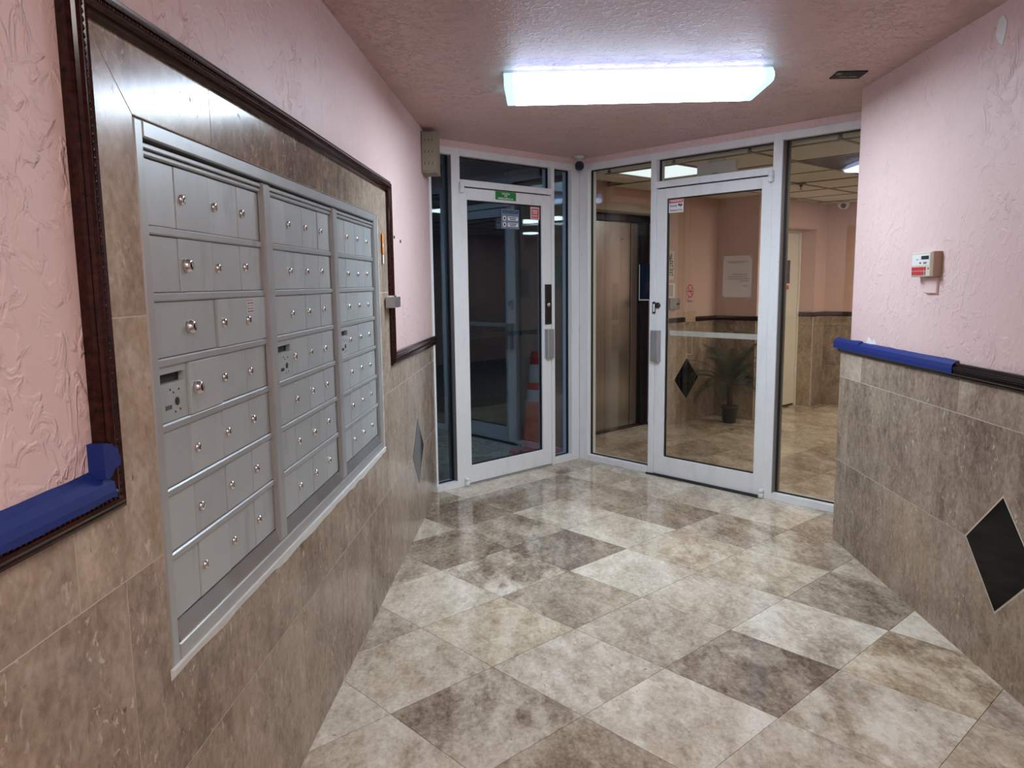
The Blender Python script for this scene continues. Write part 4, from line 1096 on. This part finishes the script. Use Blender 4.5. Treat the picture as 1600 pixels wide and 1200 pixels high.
# cream lobby door ----------------------------------------------------------
F_ = FB(3.74)
d3 = empty('door_3', F_.p(8.6, -.02, 0), 'cream painted lobby door with a narrow dark window', 'door', kind='structure')
mb = MB(); mb.cbox(F_, 8.20, 9.075 - .10, -.042, 0, .02, 1.985, .003); lf = mb.build('leaf', M['cream_door'], d3)
mb = MB(); mb.box(F_, 8.64, 8.78, -.002, .003, 1.42, 1.68); mb.build('vision_window', M['ink'], lf)
mb = MB(); mb.box(F_, 8.66, 8.765, 0, .002, 1.352, 1.40); mb.build('red_sticker', M['red'], lf)
for q in ((8.125, 8.198, 0, 2.018), (8.976, 8.998, 0, 2.018), (8.198, 8.976, 1.988, 2.018)):
    mb = MB(); mb.cbox(F_, q[0], q[1], -.044, .02, q[2], q[3], .003); mb.build('door_frame', M['cream_door'], d3)
for z in (.34, 1.06, 1.80):
    mb = MB(); mb.smooth = True; mb.lathe(F_.p(8.972, .010, z), (0, 0, 1), [(.010, 0), (.012, .004), (.012, .11), (.010, .115)], 10); mb.build('hinge', M['white'], d3)
mb = MB(); mb.box(F_, 8.20, 8.975, -.03, -.004, .002, .02); mb.build('door_sweep', M['black'], d3)

# signs and fittings on the alcove walls --------------------------------------
F_ = FB(4.03)
mb = MB(); mb.box(F_, 6.835, 6.955, 0, .004, 1.478, 1.757)
sg = tag(mb.build('wall_sign', simple('cream sign', (.66, .62, .54), .5)), 'cream wall sign with a dark symbol above the white call plate', 'sign')
mb = MB(); mb.prism(F_, [(6.868, 1.675), (6.885, 1.66), (6.90, 1.675), (6.896, 1.70), (6.885, 1.745), (6.876, 1.71)], .004, .0046); mb.prism(F_, [(6.905, 1.672), (6.918, 1.672), (6.920, 1.725), (6.912, 1.742), (6.904, 1.725)], .004, .0046); mb.build('flame_symbol', simple('dark red print', (.12, .02, .02), .6), sg)
for q, z in enumerate((1.650, 1.628, 1.606, 1.565, 1.541, 1.517)):
    mb = MB()
    for x in range(3): mb.box(F_, 6.850 + .032 * x, 6.850 + .032 * x + (.026 if (q + x) % 3 else .018), .004, .0046, z, z + .013)
    mb.build('print_line', M['ink'], sg)
mb = MB(); mb.box(F_, 6.845, 6.948, .004, .0046, 1.586, 1.591); mb.build('print_rule', M['ink'], sg)
mb = MB(); mb.box(F_, 7.170, 7.318, 0, .003, 1.238, 1.436)
sg = tag(mb.build('wall_sign', simple('pink sign back', (.60, .40, .36), .5)), 'no smoking sign with red circle on the alcove wall', 'sign')
rg = MB(); n = 28
def ringp(F, uc, zc, r, nn): return [F.p(uc + r * math.cos(2 * math.pi * i / n), nn, zc + r * 1.12 * math.sin(2 * math.pi * i / n)) for i in range(n)]
vs = ringp(F_, 7.244, 1.358, .062, .0036) + ringp(F_, 7.244, 1.358, .050, .0036)
rg.add(vs, [(i, (i + 1) % n, n + (i + 1) % n, n + i) for i in range(n)])
rg.prism(F_, [(7.203, 1.392), (7.211, 1.400), (7.285, 1.322), (7.277, 1.314)], .003, .0038)
rg.build('prohibition_ring', M['red'], sg)
mb = MB(); mb.prism(F_, [(7.206, 1.350), (7.206, 1.362), (7.284, 1.362), (7.284, 1.350)], .003, .0034); mb.prism(F_, [(7.262, 1.368), (7.270, 1.368), (7.276, 1.392), (7.266, 1.394)], .003, .0034); mb.build('cigarette_symbol', simple('dark red print', (.12, .02, .02), .6), sg)
lettering(F_, 'NO', 7.205, 1.268, .024, .0034, M['ink'], sg, .03, .0006); lettering(F_, 'SMOKING', 7.244, 1.246, .022, .0034, M['ink'], sg, .10, .0006)
cs = empty('call_station', F_.p(6.91, 0, 1.15), 'white elevator call plate with a grey key box in front', 'call station')
mb = MB(); mb.cbox(F_, 6.826, 6.975, 0, .006, 1.155, 1.440, .002); mb.build('plate', M['white'], cs)
mb = MB(); mb.cbox(F_, 6.855, 6.94, .006, .010, 1.31, 1.425, .002); mb.build('button_panel', M['soffit'], cs)
mb = MB(); mb.cbox(F_, 6.830, 7.005, .006, .055, 1.180, 1.292, .004); kb_ = mb.build('key_box', M['steel_worn'], cs)
mb = MB(); mb.box(F_, 6.935, 6.985, .055, .0556, 1.225, 1.240); mb.box(F_, 6.972, 6.984, .055, .0556, 1.240, 1.252); mb.build('key_symbol', M['ink'], kb_)
# taped paper on the shaded wall
F_ = FA(7.74)
pp = empty('paper_notice', F_.p(3.78, 0, 1.28), 'white paper notice taped to the shaded alcove wall', 'paper')
mb = MB(); n = 10; vs = []; fs = []
for i in range(n + 1):
    for j in range(n + 1):
        u = 3.950 - .338 * i / n + .004 * (1 - j / n); z = 1.286 + .432 * j / n
        vs.append(F_.p(u, .005 + .0045 * mnoise.noise(Vector((i * .5, j * .35, 2))), z))
k = n + 1
for i in range(n):
    for j in range(n): fs.append((i * k + j, (i + 1) * k + j, (i + 1) * k + j + 1, i * k + j + 1))
mb.add(vs, fs); mb.smooth = True
sh = mb.build('sheet', M['paper'], pp)
mb = MB()
for z, u0, u1 in ((1.655, 3.66, 3.90), (1.642, 3.70, 3.88), (1.52, 3.66, 3.84), (1.498, 3.66, 3.89), (1.474, 3.64, 3.89), (1.452, 3.65, 3.75), (1.40, 3.65, 3.71)):
    mb.box(F_, u0, u1, .0098, .0102, z, z + .006)
mb.build('print_line', M['grey_ink'], sh)
for (u, z) in ((3.955, 1.70), (3.63, 1.722), (3.61, 1.70), (3.95, 1.292), (3.93, 1.275), (3.61, 1.288), (3.65, 1.275)):
    mb = MB(); mb.box(F_, u - .018, u + .018, .008, .0092, z - .012, z + .012); mb.build('tape_piece', M['clear_tape'], pp)

# potted palm ----------------------------------------------------------------
PX = AB(7.45, 3.66)
pl = empty('potted_palm', PX, 'dark green palm in a black pot in the lobby alcove', 'plant')
mb = MB(); mb.smooth = True
mb.lathe(PX, (0, 0, 1), [(.062, 0), (.066, .004), (.080, .150), (.088, .152), (.088, .178), (.080, .178), (.076, .155)], 24); mb.build('pot', M['pot'], pl)
mb = MB(); mb.lathe(PX + Vector((0, 0, .15)), (0, 0, 1), [(.074, 0), (.074, .006), (.03, .014)], 20); mb.build('soil', M['soil'], pl)
mb = MB()
pts = [PX + Vector((0.004 * math.sin(i), .003 * math.cos(2 * i), .155 + .031 * i)) for i in range(9)]
mb.tube(pts, [.032, .029, .031, .028, .030, .028, .030, .029, .022], 12); mb.build('trunk', M['bark'], pl)
rnd = random.Random(5)
top = PX + Vector((0, 0, .40))
specs = []
for q in range(24):
    az = q * 2.399 + .3; el_ = [1.20, .45, .85, .1, .65, 1.0, .3][q % 7]
    specs.append((az, el_, rnd.uniform(.44, .58)))
for az, e_, ln in specs:
    d = Vector((math.cos(az), math.sin(az), 0))
    n = 15; pts = []
    for i in range(n + 1):
        t = i / n; ang = e_ - 1.15 * t * t * (1.25 - .5 * e_)
        if i == 0: p = top.copy()
        else: p = p + (d * math.cos(ang) + Vector((0, 0, 1)) * math.sin(ang)) * (ln / n)
        pts.append(p.copy())
    # keep the tips out of the alcove walls
    pts = [Vector((p.x, p.y, p.z)) - DB * max(0, p.dot(DB) - 3.99) - DA * max(0, p.dot(DA) - 7.69) for p in pts]
    mb = MB(); mb.tube(pts, [.0045 * (1 - .7 * i / n) for i in range(n + 1)], 5)
    side = d.cross(Vector((0, 0, 1)))
    for i in range(2, n + 1):
        for h in (0, .5):
            if i == n and h: continue
            p = pts[i].lerp(pts[min(i + 1, n)], h); t = (i + h) / n
            fw_ = (pts[min(i + 1, n)] - pts[i - 1]).normalized()
            L_ = .105 * math.sin(math.pi * (.12 + .80 * t)) + .012
            for s_ in (-1, 1):
                e = p + (side * s_ * .82 + fw_ * .55 + Vector((0, 0, -.12 + .25 * (1 - t)))) * L_
                w_ = fw_ * .0055; up = Vector((0, 0, .0006))
                mb.add([p - w_, p + w_, e, p - w_ - up, p + w_ - up, e - up], [(0, 1, 2), (5, 4, 3), (0, 2, 5, 3), (1, 4, 5, 2), (0, 3, 4, 1)])
    for v in mb.v:
        o1 = v.dot(DB) - 4.012; o2 = v.dot(DA) - 7.715
        if o1 > 0: v -= DB * o1
        if o2 > 0: v -= DA * o2
    mb.build('frond', M['frond'], pl)

# traffic cone behind the dark glass --------------------------------------------
CP = AB(5.045, 4.08)
cn = empty('traffic_cone', CP, 'orange red traffic cone with two white collars behind the dark door', 'traffic cone')
mb = MB(); mb.vprism([tuple((CP + DA * a + DB * b)[:2]) for a, b in ((-.15, -.17), (-.17, -.15), (-.17, .15), (-.15, .17), (.15, .17), (.165, .15), (.165, -.15), (.15, -.17))], 0, .028); mb.build('base', M['cone'], cn)
def rc(z): return .125 - (.125 - .030) * (z - .028) / (.880 - .028)
mb = MB(); mb.smooth = True; mb.lathe(CP, (0, 0, 1), [(rc(.028) + .012, .028), (rc(.05), .05), (rc(.3), .3), (rc(.6), .6), (rc(.875), .875), (.022, .882)], 28); mb.build('cone_body', M['cone'], cn)
for z0, z1 in ((.455, .560), (.620, .775)):
    mb = MB(); mb.smooth = True; mb.lathe(CP, (0, 0, 1), [(rc(z0) + .0005, z0), (rc(z0) + .003, z0 + .001), (rc(z1) + .003, z1 - .001), (rc(z1) + .0005, z1)], 28); mb.build('collar', M['cone_band'], cn)

# dark yard behind the left glass ---------------------------------------------------
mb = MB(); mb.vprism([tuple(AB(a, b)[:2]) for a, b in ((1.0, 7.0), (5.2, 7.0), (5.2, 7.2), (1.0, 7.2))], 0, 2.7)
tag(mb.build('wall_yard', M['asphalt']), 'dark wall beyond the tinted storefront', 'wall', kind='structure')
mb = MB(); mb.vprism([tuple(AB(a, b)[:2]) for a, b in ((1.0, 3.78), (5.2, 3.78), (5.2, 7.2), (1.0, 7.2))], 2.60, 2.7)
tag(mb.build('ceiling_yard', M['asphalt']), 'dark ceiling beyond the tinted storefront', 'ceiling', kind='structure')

# lobby ceiling fittings ----------------------------------------------------------------
dc = empty('dome_camera', AB(9.05, 3.28, HL - .08), 'white dome camera on the lobby ceiling by the far wall', 'security camera')
P_ = AB(9.05, 3.28, HL - .004)
mb = MB(); mb.smooth = True; mb.lathe(P_, (0, 0, -1), [(.062, 0), (.062, .022), (.058, .045), (.045, .068), (.025, .082)], 20); mb.build('shell', M['white'], dc)
mb = MB(); mb.smooth = True; mb.lathe(P_ + Vector((0, 0, -.045)) - DA * .035 + DB * -.02, -DA + Vector((0, 0, -.6)), [(.026, 0), (.026, .022), (.016, .028)], 16); mb.build('lens', M['lens_dark'], dc)
sp = empty('sprinkler_head', AB(7.15, 2.82, HL - .05), 'small sprinkler head hanging from a stained lobby ceiling panel', 'sprinkler')
P_ = AB(7.15, 2.82, HL - .004)
mb = MB(); mb.lathe(P_, (0, 0, -1), [(.045, 0), (.045, .004), (.016, .010), (.012, .03)], 16); mb.build('escutcheon', M['vent_grey'], sp)
mb = MB(); mb.lathe(P_ + Vector((0, 0, -.03)), (0, 0, -1), [(.006, 0), (.006, .02), (.018, .022), (.018, .025)], 12); mb.build('deflector', M['steel_worn'], sp)
# white access-control box hung behind the transom
xb = empty('exit_box', SR.p(1.12, -.17, 2.08), 'white sign box hung just behind the lobby transom', 'sign box')
mb = MB(); mb.cbox(SR, .985, 1.295, -.20, -.165, 2.10, 2.290, .003); mb.build('case', M['white'], xb)
mb = MB(); mb.box(SR, 1.07, 1.20, -.195, -.180, 2.290, 2.310); mb.build('hanger', M['ceiling_panel'], xb)
mb = MB(); mb.box(SR, 1.11, 1.16, -.165, -.1645, 2.205, 2.215); mb.build('print', M['grey_ink'], xb)
# teal board on the lobby side wall (seen mirrored in the left sidelight)
mb = MB(); mb.cbox(FA(10.99), -2.35, -1.65, 0, .02, 1.35, 2.0, .004)
tag(mb.build('notice_board', M['teal']), 'teal notice board on the lobby end wall', 'notice board')
